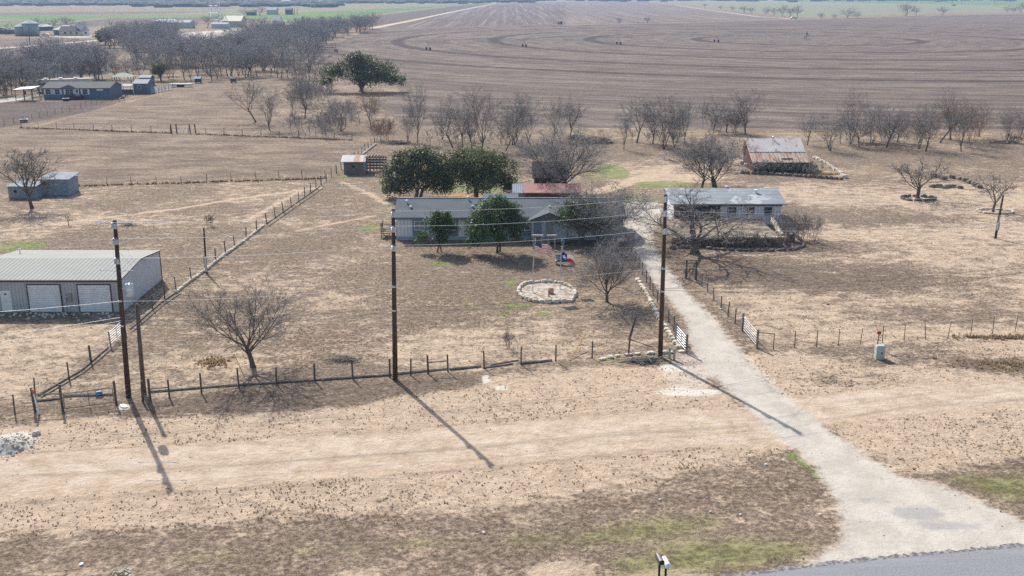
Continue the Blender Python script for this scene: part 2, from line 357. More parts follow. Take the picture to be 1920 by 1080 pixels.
for c, rx, ry, v in (((697, 426), 1.3, 1.5, 1), ((690, 430), 1.0, 1.2, .9), ((920, 573), 3.4, 1.6, .52), ((975, 573), 1.2, .8, .72), ((958, 530), .5, 1.5, .85), ((1017, 589), .7, .5, .85), ((945, 588), .6, .4, .8), ((870, 562), .4, .3, .7),
                     ((1148, 322), 2.6, 7, .85), ((1120, 330), 3, 5, .6), ((1245, 346), 4.5, 2.8, .9), ((1320, 347), 3.5, 2.4, .6), ((1175, 373), 5.5, 1.2, .8), ((880, 352), 6, 3, .75), ((935, 357), 4, 3, .6), ((845, 348), 3, 4, .5),
                     ((45, 461), 2.6, 2, .85), ((15, 466), 2, 1.6, .8), ((230, 441), 1.5, 1.5, .45), ((828, 494), 1.2, .8, .75), ((985, 470), 1, .5, .5), ((655, 331), 2, 1.3, .7), ((630, 328), 1.2, 1, .6),
                     ((755, 200), 6, 7, .8), ((770, 207), 5, 4, .7), ((930, 221), 7, 5, .85), ((860, 212), 4, 5, .6), ((310, 163), 12, 6, .45), ((1270, 655), 1.2, .5, .5), ((1155, 676), 1.6, .5, .65), ((1430, 800), .8, .3, .6), ((1500, 865), .35, 1.3, .8), ((1528, 890), .3, 1.2, .7), ((1490, 857), .3, .8, .8),
                     ((60, 595), 6, 1.2, .55), ((120, 606), 5, 1, .5), ((1300, 422), 3, .8, .5), ((1380, 424), 5, .7, .6), ((1100, 233), 9, 3, .3), ((1610, 860), .5, 3, .4), ((1690, 900), .4, 1.5, .45)):
    blob('green', c, rx, ry, v)
for c, rx, ry, v in (((1550, 326), 2.2, 1.2, 1), ((1700, 320), 16, 5, .5), ((1860, 355), 9, 3, .5), ((1220, 285), 18, 4, .45), ((1480, 262), 40, 5, .4), ((1800, 250), 30, 5, .45), ((1100, 250), 16, 7, .45), ((1420, 517), 3, 2, .3), ((400, 680), 2, 1.5, .4),
                     ((60, 415), 5, 2, .4), ((900, 366), 8, 1.4, .8), ((860, 245), 20, 6, .35), ((550, 230), 12, 10, .35), ((1900, 633), 5, .5, .7), ((330, 520), 1.5, 1.2, .5), ((1120, 660), 3, .6, .2), ((560, 200), 9, 12, .3), ((640, 230), 14, 10, .45), ((680, 215), 10, 14, .4)):
    blob('straw', c, rx, ry, v)
for pl, wd in (([(60, 238), (150, 214), (230, 193), (330, 168)], .9), ([(640, 110), (700, 52)], 3), ([(1060, 252), (1600, 250), (1920, 262)], 2.5)):
    put('straw', line_d(pl), .75, wd, 'max', line=wd)
for c, rx, ry in (((912, 711), .4, .9), ((940, 727), .5, .5), ((1385, 428), 5, .5), ((233, 763), .35, .7), ((1290, 735), 2.5, .8), ((1260, 690), 1.2, .8), ((20, 832), 1.6, 2.0), ((230, 1078), .5, .7), ((700, 565), 6, .35), ((820, 590), 4, .4)):
    blob('light', c, rx, ry, .9 if rx < 4 else .3)
# gravel driveway, concrete pad, tracks
DRV = [(1165, 405), (1178, 450), (1198, 490), (1243, 550), (1283, 600), (1300, 660), (1325, 700), (1395, 760), (1460, 825), (1520, 868), (1562, 930), (1578, 985), (1565, 1022), (1500, 1064), (1700, 1046), (1920, 1030), (2300, 1000), (2200, 985),
       (1920, 975), (1860, 950), (1760, 905), (1690, 893), (1640, 862), (1560, 808), (1500, 760), (1440, 708), (1385, 650), (1345, 602), (1287, 545), (1242, 490), (1222, 440), (1240, 405)]
PAD = [(1118, 379), (1232, 379), (1242, 392), (1240, 408), (1165, 407), (1140, 400)]
_, dm = put('gravel', poly_sd(DRV), 1, 1.1, 'max'); put('gravel', poly_sd(PAD), 1, .5, 'max')
put('gravel', poly_sd([(1270, 655), (1330, 665), (1360, 720), (1250, 740), (1235, 700)]), .6, 1.2, 'max')
ROADS = []
for pl, wd, v in (([(-300, 915), (0, 895), (150, 880), (420, 866), (640, 852), (900, 832), (1100, 815), (1300, 800), (1450, 800)], 2.9, .42), ([(-200, 905), (100, 880), (320, 868)], .8, .6),
                  ([(1480, 772), (1700, 750), (1920, 735), (2300, 715)], 2.3, .42)):
    ROADS.append(put('gravel', line_d(pl), v, .9, 'max', line=wd)); put('tuft', line_d(pl), 0, .8, line=wd); put('sand', line_d(pl), .97, .8, line=wd)
for pl, wd, v in (([(0, 433), (200, 408), (330, 392), (450, 372), (600, 352)], .35, .8), ([(640, 341), (690, 362), (725, 382)], .3, .9), ([(460, 415), (560, 360)], .3, .5), ([(560, 432), (700, 405)], .25, .35), ([(1120, 360), (1220, 330), (1380, 300)], 1.4, .3)):
    put('sand', line_d(pl), 1, .4, line=wd); put('light', line_d(pl), v * .3, .4, 'max', line=wd)
for pl, v in (([(-300, 900), (150, 890), (640, 858), (1200, 812), (1450, 795)], .8), ([(0, 945), (640, 905), (1000, 868), (1350, 838)], .55), ([(640, 815), (1000, 785), (1350, 760)], .45), ([(0, 870), (400, 852)], .35), ([(500, 790), (1100, 745)], .3),
              ([(1500, 792), (1700, 765), (1920, 748)], .5), ([(1480, 762), (1700, 742), (1920, 724)], .35),
              ([(1235, 440), (1262, 500), (1300, 560), (1350, 620), (1400, 680), (1500, 790)], .45), ([(1170, 912), (1300, 905), (1380, 850)], .3), ([(560, 1080), (650, 1000), (760, 930)], .35), ([(600, 1080), (690, 1000), (800, 930)], .35)):
    put('track', line_d(pl), min(1, v * 1.7), .42, 'max', line=.30)
# ploughed land
PL = {}
PL['main'] = [(760, 236), (700, 190), (755, 178), (745, 160), (640, 150), (600, 118), (560, 90), (640, 78), (700, 53), (1040, 46), (1300, 38), (1490, 37), (1700, 31), (1920, 26), (2800, 10), (2900, 250), (1920, 243), (1200, 240)]
PL['left_near'] = [(-500, 243), (60, 240), (640, 258), (690, 268), (620, 322), (140, 345), (-500, 360)]
PL['left_mid'] = [(75, 236), (180, 208), (325, 172), (420, 160), (560, 152), (470, 180), (520, 240), (480, 246)]
PL['left_dark'] = [(-400, 200), (0, 192), (215, 188), (240, 186), (170, 210), (0, 240), (-400, 270)]
PL['field_a'] = [(-500, 110), (0, 92), (180, 78), (230, 98), (200, 140), (0, 152), (-500, 160)]
PL['field_b'] = [(-500, 75), (90, 72), (180, 73), (150, 80), (0, 88), (-500, 100)]
PL['field_c'] = [(380, 82), (420, 68), (500, 56), (560, 60), (470, 80), (400, 92)]
PL['furrow_l'] = [(700, 52), (760, 40), (930, 8), (1060, 3), (1062, 45), (900, 49)]
PL['furrow_r'] = [(1062, 45), (1060, 3), (1200, 3), (1330, 18), (1490, 36), (1300, 37)]
PL['strip'] = [(560, 44), (700, 30), (900, 6), (930, 7), (700, 50), (640, 50)]
PL['far1'] = [(-900, 48), (0, 40), (120, 33), (300, 30), (480, 31), (480, 36), (250, 42), (160, 52), (-900, 58)]
PL['far2'] = [(-900, 24), (0, 24), (250, 20), (600, 10), (600, 13), (300, 26), (0, 30), (-900, 30)]
for k, pl in PL.items(): put('plough', poly_sd(pl), 1, 1.5 if 'left' in k else 4, 'max'); put('tuft', poly_sd(pl), 0, 3)
for k in ('left_dark', 'field_a', 'furrow_l', 'strip'): put('dark', poly_sd(PL[k]), .85, 3, 'max')
put('dark', poly_sd(PL['far1']), .5, 5, 'max'); put('light', poly_sd(PL['furrow_r']), .16, 5, 'max')
put('light', poly_sd([(1400, 78), (1520, 70), (1680, 68), (1680, 76), (1500, 82)]), .25, 8, 'max')
# crops
for pl, v in (([(-900, 56), (0, 42), (130, 33), (300, 29), (480, 29), (480, 31), (200, 34), (60, 50), (-900, 60)], .8), ([(-900, 34), (0, 30), (480, 26), (640, 20), (820, 11), (920, 4), (940, 4), (800, 16), (700, 28), (560, 42), (500, 36), (300, 30), (0, 38)], 1.0), ([(150, 22), (400, 17), (620, 10), (800, 7), (800, 9), (620, 14), (400, 21)], .6),
              ([(1200, 0), (1330, 14), (1500, 33), (1700, 27), (1920, 22), (2900, 5), (2900, -2), (1200, -2)], .35), ([(1450, 2), (1700, 7), (1920, 11), (2900, 8), (2900, -4), (1450, -4)], 1.0), ([(640, 5), (1250, 0), (1250, 2), (700, 8)], .5)):
    put('crop', poly_sd(pl), v, 6, 'max'); put('tuft', poly_sd(pl), 0, 3)
for k in ('left_near', 'left_mid'): put('leftfield', poly_sd(PL[k]), 1, 1.5, 'max')
put('pivot', poly_sd(PL['main']), .75, 4, 'max')
for k in ('furrow_l', 'furrow_r'): put('furrow', poly_sd(PL[k]), 1, 4, 'max')
far = Y > 240; ATT['tuft'][far] = 0
#
PC = P(1512, 75); TOW = [P(803, 94), P(983, 88), P(1160, 83.5), P(1343, 79)]
TRR = [(t - PC).length for t in TOW] + [(P(628, 100) - PC).length]
rr = np.hypot(X - PC.x, Y - PC.y)
inm = ATT['plough'] > .5
for r_ in TRR: ATT['track'] = np.maximum(ATT['track'], np.where(inm, np.clip(1.5 - np.abs(rr - r_) / 4.2, 0, 1) * 1.0, 0))
# farm yard light areas
for pl in ([(240, 68), (420, 56), (440, 54), (470, 55), (420, 66), (380, 76), (330, 80)], [(85, 66), (180, 67), (170, 71), (90, 70)], [(335, 84), (400, 78), (410, 80), (340, 92)]):
    put('light', poly_sd(pl), .6, 3, 'max')

me = bpy.data.meshes.new('ground')
co = np.zeros((len(X), 3), np.float32); co[:, 0] = X; co[:, 1] = Y
flat_far = np.clip((Y - 130) / 200, 0, 1)
def make_sheet(name, fsel):
    """ground faces of one kind, as an object of their own"""
    used = np.unique(fsel); remap = np.zeros(len(X), np.int64); remap[used] = np.arange(len(used))
    f = remap[fsel]; m = bpy.data.meshes.new(name)
    m.vertices.add(len(used)); m.vertices.foreach_set('co', co[used].ravel())
    m.loops.add(f.size); m.loops.foreach_set('vertex_index', f.ravel().astype(np.int32))
    m.polygons.add(len(f)); m.polygons.foreach_set('loop_start', np.arange(0, f.size, 4, dtype=np.int32))
    m.update(calc_edges=True); m.validate()
    for k, v in ATT.items():
        a = m.attributes.new(k, 'FLOAT', 'POINT'); a.data.foreach_set('value', v[used])
    m.materials.append(M['ground']); o = link(name, m); tag(o, kind='structure'); return o

# ground shader
m, nt, b = nodes_mat('ground_soil'); M['ground'] = m
geo = N(nt, 'ShaderNodeNewGeometry'); pos = geo.outputs['Position']
def A(k): return N(nt, 'ShaderNodeAttribute', attribute_name=k).outputs['Fac']
nbig = noise(nt, pos, .09, 4, .6); nmid = noise(nt, mapped(nt, pos, (.7, 1.1, 1)), .7, 6, .65, .4)
nfine = noise(nt, pos, 3.2, 6, .7); nvf = noise(nt, pos, 11, 3, .7)
def nz(k, amt, src, lo=.35, hi=.65):
    return sstep(nt, math_n(nt, 'ADD', A(k), math_n(nt, 'MULTIPLY', math_n(nt, 'SUBTRACT', src, .5), amt)), lo, hi)
blend = math_n(nt, 'ADD', math_n(nt, 'MULTIPLY', nmid, .55), math_n(nt, 'MULTIPLY', nfine, .45))
blend2 = math_n(nt, 'ADD', math_n(nt, 'MULTIPLY', nbig, .5), math_n(nt, 'MULTIPLY', blend, .5))
GRASS = (.28, .208, .145); GRASS2 = (.11, .08, .058); SAND = (.565, .43, .302); SAND2 = (.465, .352, .245)
gcol = mixc(nt, sstep(nt, nfine, .40, .60), GRASS2, GRASS)
gcol = mixc(nt, math_n(nt, 'MULTIPLY', sstep(nt, nbig, .4, .65), .3), gcol, (.31, .24, .17))
gcol = mixc(nt, math_n(nt, 'MULTIPLY', sstep(nt, nvf, .50, .62), .6), gcol, (.40, .31, .225))
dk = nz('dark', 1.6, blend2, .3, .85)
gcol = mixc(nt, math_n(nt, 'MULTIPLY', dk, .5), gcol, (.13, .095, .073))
scol = mixc(nt, sstep(nt, nmid, .3, .7), SAND2, SAND)
scol = mixc(nt, math_n(nt, 'MULTIPLY', sstep(nt, nvf, .52, .66), .45), scol, (.34, .24, .165))
sm = sstep(nt, math_n(nt, 'ADD', A('sand'), math_n(nt, 'ADD', math_n(nt, 'MULTIPLY', math_n(nt, 'SUBTRACT', nbig, .5), .9), math_n(nt, 'MULTIPLY', math_n(nt, 'SUBTRACT', blend, .5), 2.6))), .30, .76)
col = mixc(nt, sm, gcol, scol)
# dark tufts scattered on bare soil
vor = N(nt, 'ShaderNodeTexVoronoi'); vor.inputs['Scale'].default_value = 2.6; L(nt, mapped(nt, pos, (1, 1.15, 1)), vor.inputs['Vector'])
tu = sstep(nt, math_n(nt, 'SUBTRACT', math_n(nt, 'MULTIPLY', A('tuft'), math_n(nt, 'MULTIPLY', sstep(nt, noise(nt, pos, .45, 3), .42, .62), .33)), math_n(nt, 'ADD', vor.outputs['Distance'], math_n(nt, 'MULTIPLY', math_n(nt, 'SUBTRACT', nvf, .5), .35))), -.02, .06)
col = mixc(nt, math_n(nt, 'MULTIPLY', tu, .6), col, (.21, .155, .11))
# straw, greens
col = mixc(nt, math_n(nt, 'MULTIPLY', nz('straw', 1.1, blend2, .4, .85), .85), col, (.44, .30, .15))
gr = nz('green', 2.2, blend2, .30, .80)
grc = mixc(nt, sstep(nt, nfine, .38, .62), (.12, .165, .045), (.26, .31, .10))
grc = mixc(nt, sstep(nt, A('green'), .6, .98), mixc(nt, sstep(nt, blend, .40, .60), (.14, .13, .045), (.27, .26, .10)), grc)
col = mixc(nt, math_n(nt, 'MULTIPLY', gr, math_n(nt, 'MULTIPLY_ADD', sstep(nt, nfine, .42, .56), .45, .45)), col, grc)
# ploughed soil: rows run across the view, paler stubble between them
rows = noise(nt, mapped(nt, pos, (.045, .42, 1), R(2)), 1.0, 8, .8)
rows2 = noise(nt, mapped(nt, pos, (.16, 1.9, 1), R(2)), 1.0, 4, .7)
pvx = N(nt, 'ShaderNodeVectorMath', operation='SUBTRACT'); L(nt, pos, pvx.inputs[0]); pvx.inputs[1].default_value = tuple(PC)
pln = N(nt, 'ShaderNodeVectorMath', operation='LENGTH'); L(nt, pvx.outputs[0], pln.inputs[0])
psx = N(nt, 'ShaderNodeSeparateXYZ'); L(nt, pvx.outputs[0], psx.inputs[0])
pcb = N(nt, 'ShaderNodeCombineXYZ'); L(nt, math_n(nt, 'MULTIPLY', pln.outputs['Value'], .16), pcb.inputs[0]); L(nt, math_n(nt, 'MULTIPLY', math_n(nt, 'ARCTAN2', psx.outputs[1], psx.outputs[0]), 6.0), pcb.inputs[1])
prw = noise(nt, pcb.outputs[0], 1.0, 7, .72)
rmx = N(nt, 'ShaderNodeMix'); L(nt, A('pivot'), rmx.inputs[0]); L(nt, rows, rmx.inputs[2]); L(nt, prw, rmx.inputs[3]); rows = rmx.outputs[0]
rmy = N(nt, 'ShaderNodeMix'); L(nt, math_n(nt, 'MULTIPLY', A('leftfield'), .75), rmy.inputs[0]); L(nt, rows, rmy.inputs[2]); L(nt, math_n(nt, 'MULTIPLY_ADD', noise(nt, mapped(nt, pos, (.35, .8, 1)), 1.0, 7, .75), 1.0, .05), rmy.inputs[3]); rows = rmy.outputs[0]
pn = noise(nt, mapped(nt, pos, (.25, .5, 1)), .35, 7, .75)
pc = mixc(nt, sstep(nt, rows, .42, .58), (.115, .087, .076), (.24, .19, .155))
pc = mixc(nt, math_n(nt, 'MULTIPLY', sstep(nt, rows2, .5, .66), .45), pc, (.32, .265, .215))
pc = mixc(nt, math_n(nt, 'MULTIPLY', sstep(nt, pn, .52, .68), .55), pc, (.36, .30, .235))
bnd = N(nt, 'ShaderNodeCombineXYZ'); L(nt, math_n(nt, 'MULTIPLY', pln.outputs['Value'], .03), bnd.inputs[0]); L(nt, math_n(nt, 'MULTIPLY', math_n(nt, 'ARCTAN2', psx.outputs[1], psx.outputs[0]), 1.2), bnd.inputs[1])
pc = mixc(nt, math_n(nt, 'MULTIPLY', sstep(nt, noise(nt, bnd.outputs[0], 1.0, 4, .6), .45, .62), math_n(nt, 'MULTIPLY', A('pivot'), .45)), pc, (.125, .092, .082))
pc = mixc(nt, math_n(nt, 'MULTIPLY', sstep(nt, pn, .5, .34), .6), pc, (.12, .09, .078))
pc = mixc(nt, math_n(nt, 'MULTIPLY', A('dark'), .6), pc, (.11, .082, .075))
pc = mixc(nt, math_n(nt, 'MULTIPLY', A('leftfield'), .7), pc, mixc(nt, sstep(nt, math_n(nt, 'ADD', math_n(nt, 'MULTIPLY', noise(nt, mapped(nt, pos, (.10, .22, 1)), 1.0, 7, .7), .6), math_n(nt, 'MULTIPLY', nfine, .4)), .42, .60), (.165, .115, .082), (.40, .30, .205)))
fur = noise(nt, mapped(nt, pos, (.16, .002, 1), R(-3)), 1.0, 5, .75)
pc = mixc(nt, math_n(nt, 'MULTIPLY', sstep(nt, fur, .45, .65), math_n(nt, 'MULTIPLY', A('furrow'), .6)), pc, (.36, .30, .26))
col = mixc(nt, nz('plough', .5, blend, .35, .65), col, pc)
cc = mixc(nt, sstep(nt, noise(nt, mapped(nt, pos, (.004, .01, 1)), 1, 4), .35, .65), (.10, .20, .05), (.17, .235, .075))
cm = A('crop'); cc = mixc(nt, sstep(nt, cm, .95, .4), cc, (.25, .245, .15))
col = mixc(nt, sstep(nt, cm, .1, .35), col, cc)
ncl = noise(nt, mapped(nt, pos, (1, 1.2, 1)), 1.3, 7, .68, .3)
clm = math_n(nt, 'MULTIPLY_ADD', sstep(nt, ncl, .36, .62), math_n(nt, 'MULTIPLY_ADD', A('sand'), -.28, .50), math_n(nt, 'MULTIPLY_ADD', A('sand'), .20, .64)); cvm = N(nt, 'ShaderNodeVectorMath', operation='SCALE'); L(nt, col, cvm.inputs[0]); L(nt, clm, cvm.inputs[3]); col = cvm.outputs[0]
# gravel
gv = noise(nt, mapped(nt, pos, (.5, .5, 1)), 1, 6, .7); gtan = mixc(nt, sstep(nt, nmid, .3, .7), (.50, .405, .31), (.60, .495, .39)); vg = N(nt, 'ShaderNodeTexVoronoi', feature='DISTANCE_TO_EDGE'); vg.inputs['Scale'].default_value = 1.4
L(nt, mapped(nt, pos, (1, .8, 1)), vg.inputs['Vector'])
gvc = mixc(nt, sstep(nt, gv, .35, .65), (.44, .39, .32), (.55, .495, .415))
gvc = mixc(nt, math_n(nt, 'MULTIPLY', sstep(nt, nvf, .5, .7), .45), gvc, (.40, .35, .29))
gvc = mixc(nt, math_n(nt, 'MULTIPLY', sstep(nt, nfine, .56, .74), .4), gvc, (.64, .60, .53))
gvc = mixc(nt, math_n(nt, 'MULTIPLY', sstep(nt, vg.outputs[0], .05, .0), .22), gvc, (.33, .30, .26))
gvc = mixc(nt, math_n(nt, 'MULTIPLY', nz('dark', 1.2, blend, .3, .8), .55), gvc, (.27, .27, .275))
gvc = mixc(nt, sstep(nt, A('gravel'), .45, .75), gtan, gvc)
col = mixc(nt, nz('gravel', 2.0, blend, .22, .80), col, gvc)
col = mixc(nt, math_n(nt, 'MULTIPLY', nz('track', 1.5, blend2, .2, 1.0), math_n(nt, 'MULTIPLY_ADD', A('plough'), .5, .36)), col, mixc(nt, A('plough'), (.20, .145, .105), (.062, .045, .042)))
col = mixc(nt, math_n(nt, 'MULTIPLY', nz('light', .9, blend, .25, .75), .9), col, (.66, .60, .50))
L(nt, col, b.inputs['Base Color']); b.inputs['Roughness'].default_value = 1; b.inputs['Specular IOR Level'].default_value = .1
bn = N(nt, 'ShaderNodeBump'); bn.inputs['Distance'].default_value = .2; bn.inputs['Strength'].default_value = .9
hh = math_n(nt, 'ADD', math_n(nt, 'MULTIPLY', nfine, math_n(nt, 'MULTIPLY_ADD', A('gravel'), -.6, .85)), math_n(nt, 'MULTIPLY', rows2, math_n(nt, 'MULTIPLY', A('plough'), 1.5)))
hh = math_n(nt, 'ADD', hh, math_n(nt, 'MULTIPLY', tu, .5))
L(nt, hh, bn.inputs['Height']); L(nt, bn.outputs[0], b.inputs['Normal'])

# faces by kind
ii, jj = np.meshgrid(np.arange(nx - 1), np.arange(ny - 1)); k0 = (jj * nx + ii).ravel()
faces = np.stack([k0, k0 + 1, k0 + nx + 1, k0 + nx], 1)
def fm(a): return a[faces].mean(1)
drvm = np.zeros(len(X), np.float32); idx, d = poly_sd(DRV); drvm[idx] = d > 0; idx, d = poly_sd(PAD); drvm[idx] = np.maximum(drvm[idx], d > 0)
trm = np.zeros(len(X), np.float32)
for idx, mm_ in ROADS: trm[idx] = np.maximum(trm[idx], mm_)
cls = np.zeros(len(faces), int)
cls[fm(ATT['plough']) > .5] = 1; cls[fm(ATT['crop']) > .3] = 2; cls[fm(trm) > .5] = 3; cls[fm(drvm) > .5] = 4
for k, nme in enumerate(('ground', 'ploughed_field', 'green_field', 'dirt_track', 'driveway')):
    make_sheet(nme, faces[cls == k])

# paved road with a broken, gravelly edge
m, nt, b = nodes_mat('worn_asphalt')
tc = N(nt, 'ShaderNodeNewGeometry'); po = tc.outputs['Position']
sx = N(nt, 'ShaderNodeSeparateXYZ'); L(nt, po, sx.inputs[0])
ca = mixc(nt, sstep(nt, noise(nt, po, 9, 5, .8), .35, .65), (.17, .17, .175), (.27, .27, .275))
ca = mixc(nt, math_n(nt, 'MULTIPLY', sstep(nt, noise(nt, mapped(nt, po, (.15, 1.5, 1), R(-12)), .9, 4), .5, .7), .35), ca, (.33, .33, .33))
L(nt, ca, b.inputs['Base Color']); b.inputs['Roughness'].default_value = .9
M['asphalt'] = m
m2 = mat('dark_asphalt_crumb', (.12, .12, .12), .95, (.30, .28, .26), 4, thr=(.45, .6))
rng = random.Random(5)
a0 = P(1250, 1098); a1 = P(1500, 1066); a2 = P(1700, 1044); a3 = P(1930, 1024); dirr = (a3 - a2).normalized(); dl = (a0 - a1).normalized()
edge = [a0 + dl * 60, a0, a1, a2, a3, a3 + dirr * 80]
up_, lo_ = [], []
for i in range(len(edge) - 1):
    n_ = max(2, int((edge[i + 1] - edge[i]).length / .18))
    for k in range(n_): up_.append(edge[i].lerp(edge[i + 1], k / n_))
up_.append(edge[-1])
mb = MB(); mc = MB(); nrm = Vector((dirr.y, -dirr.x, 0))
vs, fs = [], []; vc, fc = [], []
for i, p in enumerate(up_):
    e = p + nrm * (.08 * rng.random()); vs += [(e.x, e.y, .012), (e.x + nrm.x * 7.5, e.y + nrm.y * 7.5, .012)]
    q0 = p - nrm * (.12 + .3 * rng.random()); q1 = e + nrm * .3; vc += [(q0.x, q0.y, .006), (q1.x, q1.y, .006)]
    if i: fs.append((2 * i - 2, 2 * i - 1, 2 * i + 1, 2 * i)); fc.append((2 * i - 2, 2 * i - 1, 2 * i + 1, 2 * i))
tag(MB().add(vs, fs).build('road', M['asphalt']), kind='structure')
tag(MB().add(vc, fc).build('road_shoulder', m2), kind='structure')
# far tracks and roads
def strip(name, pts, wd, mt, z=.02):
    q = [P(*p) for p in pts]; vs, fs = [], []
    for i, p in enumerate(q):
        t = (q[min(i + 1, len(q) - 1)] - q[max(i - 1, 0)]).normalized(); n = Vector((-t.y, t.x, 0)) * wd / 2
        vs += [(p.x + n.x, p.y + n.y, z), (p.x - n.x, p.y - n.y, z)]
        if i: fs.append((2 * i - 2, 2 * i - 1, 2 * i + 1, 2 * i))
    return tag(MB().add(vs, fs).build(name, mt), kind='structure')
caliche = mat('caliche_road', (.62, .56, .47), .95, (.5, .45, .38), .3)
strip('farm_road', [(-200, 104), (0, 90.5), (60, 86.5), (120, 81), (180, 76), (230, 74)], 5.5, caliche)
strip('farm_road', [(330, 82), (400, 69), (440, 60), (458, 55)], 7, caliche)
strip('field_road', [(697, 53), (760, 41), (850, 22), (930, 6)], 7, mat('tan_road', (.52, .41, .28), .95, (.42, .33, .23), .3))
strip('farm_road', [(-120, 205), (0, 190), (40, 183), (60, 178)], 6, caliche)
strip('field_road', [(1060, 47), (1300, 41.5), (1420, 38), (1490, 36.5)], 5, mat('tan_track', (.40, .33, .26), .95, (.3, .25, .2), .3))
strip('field_road', [(1270, 10), (1330, 19), (1420, 31), (1490, 36)], 9, mat('tan_track', (.40, .33, .26)))
# ------------------------------------------------------------------ buildings
def gable(root, x0, x1, y0, y1, eave, ridge, over=.35, th=.12, wallm=None, roofm=None, z0=0.0, ridge_y=None, cap=None):
    """gabled building body with its ridge along X, in the root's own coordinates"""
    ry = (y0 + y1) / 2 if ridge_y is None else ridge_y
    w = MB(); vs = []
    for x in (x0, x1): vs += [(x, y0, z0), (x, y1, z0), (x, y1, eave), (x, ry, ridge - th), (x, y0, eave)]
    fs = [(0, 4, 3, 2, 1), (5, 6, 7, 8, 9), (0, 5, 9, 4), (1, 2, 7, 6), (0, 1, 6, 5)]
    w.add(vs, fs); wall = w.build('wall', wallm, root)
    r = MB(); s1 = (ridge - eave) / (ry - y0); s2 = (ridge - eave) / (y1 - ry)
    r.slab([(x0 - over, ry, ridge + .03), (x0 - over, y0 - over, eave - s1 * over + .1), (x1 + over, y0 - over, eave - s1 * over + .1), (x1 + over, ry, ridge + .03)], th)
    r.slab([(x1 + over, ry + .002, ridge + .03), (x1 + over, y1 + over, eave - s2 * over + .1), (x0 - over, y1 + over, eave - s2 * over + .1), (x0 - over, ry + .002, ridge + .03)], th)
    roof = r.build('roof', roofm, root)
    if cap: MB().bb(x0 - over, x1 + over, ry - .12, ry + .12, ridge + .02, ridge + .07).build('ridge_cap', cap, roof)
    return wall, roof
def window(root, x, z, wd, ht, y, frame=None, pane=None, bars=1, hbar=True, fw=.08):
    """front-facing window on the wall plane y"""
    f = MB()
    f.bb(x - wd / 2 - fw, x + wd / 2 + fw, y - .06, y + .02, z + ht / 2, z + ht / 2 + fw); f.bb(x - wd / 2 - fw, x + wd / 2 + fw, y - .08, y + .02, z - ht / 2 - fw, z - ht / 2)
    for s in (-1, 1): f.bb(x + s * (wd / 2 + fw / 2) - fw / 2, x + s * (wd / 2 + fw / 2) + fw / 2, y - .06, y + .02, z - ht / 2, z + ht / 2)
    for k in range(1, bars + 1): f.bb(x - wd / 2 + wd * k / (bars + 1) - .02, x - wd / 2 + wd * k / (bars + 1) + .02, y - .05, y - .02, z - ht / 2, z + ht / 2)
    if hbar: f.bb(x - wd / 2, x + wd / 2, y - .055, y - .03, z - .025, z + .025)
    o = f.build('window', frame or M['white'], root)
    MB().bb(x - wd / 2, x + wd / 2, y - .02, y + .01, z - ht / 2, z + ht / 2).build('pane', pane or M['glass'], o); return o

# metal workshop, left edge
WX0, WX1, WY0, WY1 = -49.6, -35.5, 88.1, 98.9
ws = thing('workshop', 'beige metal workshop with two white roll-up doors at the left edge of the photo', 'workshop', (WX1, WY0, 0))
W_ = WX1 - WX0; D_ = WY1 - WY0
mbw = MB(); EV, RG_ = 2.98, 3.55
mbw.add([(-W_, 0, 0), (0, 0, 0), (0, 0, EV), (-W_, 0, EV)], [(0, 1, 2, 3)])
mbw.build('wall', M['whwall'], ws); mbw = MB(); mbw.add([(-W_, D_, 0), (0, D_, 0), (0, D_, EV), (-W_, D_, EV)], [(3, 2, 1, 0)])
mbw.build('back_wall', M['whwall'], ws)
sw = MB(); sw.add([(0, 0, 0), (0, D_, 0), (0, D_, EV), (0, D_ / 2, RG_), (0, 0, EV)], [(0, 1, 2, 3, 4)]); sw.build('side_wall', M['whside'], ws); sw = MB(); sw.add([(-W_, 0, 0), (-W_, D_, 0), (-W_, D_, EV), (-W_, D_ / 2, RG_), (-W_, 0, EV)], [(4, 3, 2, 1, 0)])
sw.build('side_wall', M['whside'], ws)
r_ = MB(); r_.slab([(-W_ - .1, D_ / 2, RG_ + .1), (-W_ - .1, -.12, EV + .08), (.12, -.12, EV + .08), (.12, D_ / 2, RG_ + .1)], .08)
r_.slab([(.12, D_ / 2 + .002, RG_ + .1), (.12, D_ + .12, EV + .08), (-W_ - .1, D_ + .12, EV + .08), (-W_ - .1, D_ / 2 + .002, RG_ + .1)], .08)
wr = r_.build('roof', M['whroof'], ws)
trimm = mat('rust_brown_trim', (.10, .045, .035), .6)
t_ = MB(); t_.bb(-W_ - .12, .14, -.2, -.125, EV - .1, EV + .06); t_.box((.15, D_ / 4, (EV + RG_) / 2 + .05), (.05, D_ / 2 + .15, .1), rx=math.atan((RG_ - EV) / (D_ / 2)))
t_.box((.15, D_ * .75, (EV + RG_) / 2 + .05), (.05, D_ / 2 + .15, .1), rx=-math.atan((RG_ - EV) / (D_ / 2)))
t_.bb(.01, .06, -.05, .05, 0, EV - .1); t_.bb(.01, .06, D_ - .05, D_ + .05, 0, EV - .1)
t_.build('trim', trimm, ws)
for px0, px1 in ((55, 115), (149, 209)):
    xa, xb = XW(px0, WY0, 1) - WX1, XW(px1, WY0, 1) - WX1; h_ = 2.55
    f = MB(); f.bb(xa - .09, xa, -.07, .0, 0, h_ + .09); f.bb(xb, xb + .09, -.07, .0, 0, h_ + .09); f.bb(xa, xb, -.07, .0, h_, h_ + .09); fo = f.build('garage_door', trimm, ws)
    dmb = MB()
    for k in range(12): dmb.bb(xa, xb, -.045 if k % 2 else -.03, 0, h_ * k / 12 + .02, h_ * (k + 1) / 12)
    dmb.build('door_panel', M['white'], fo)
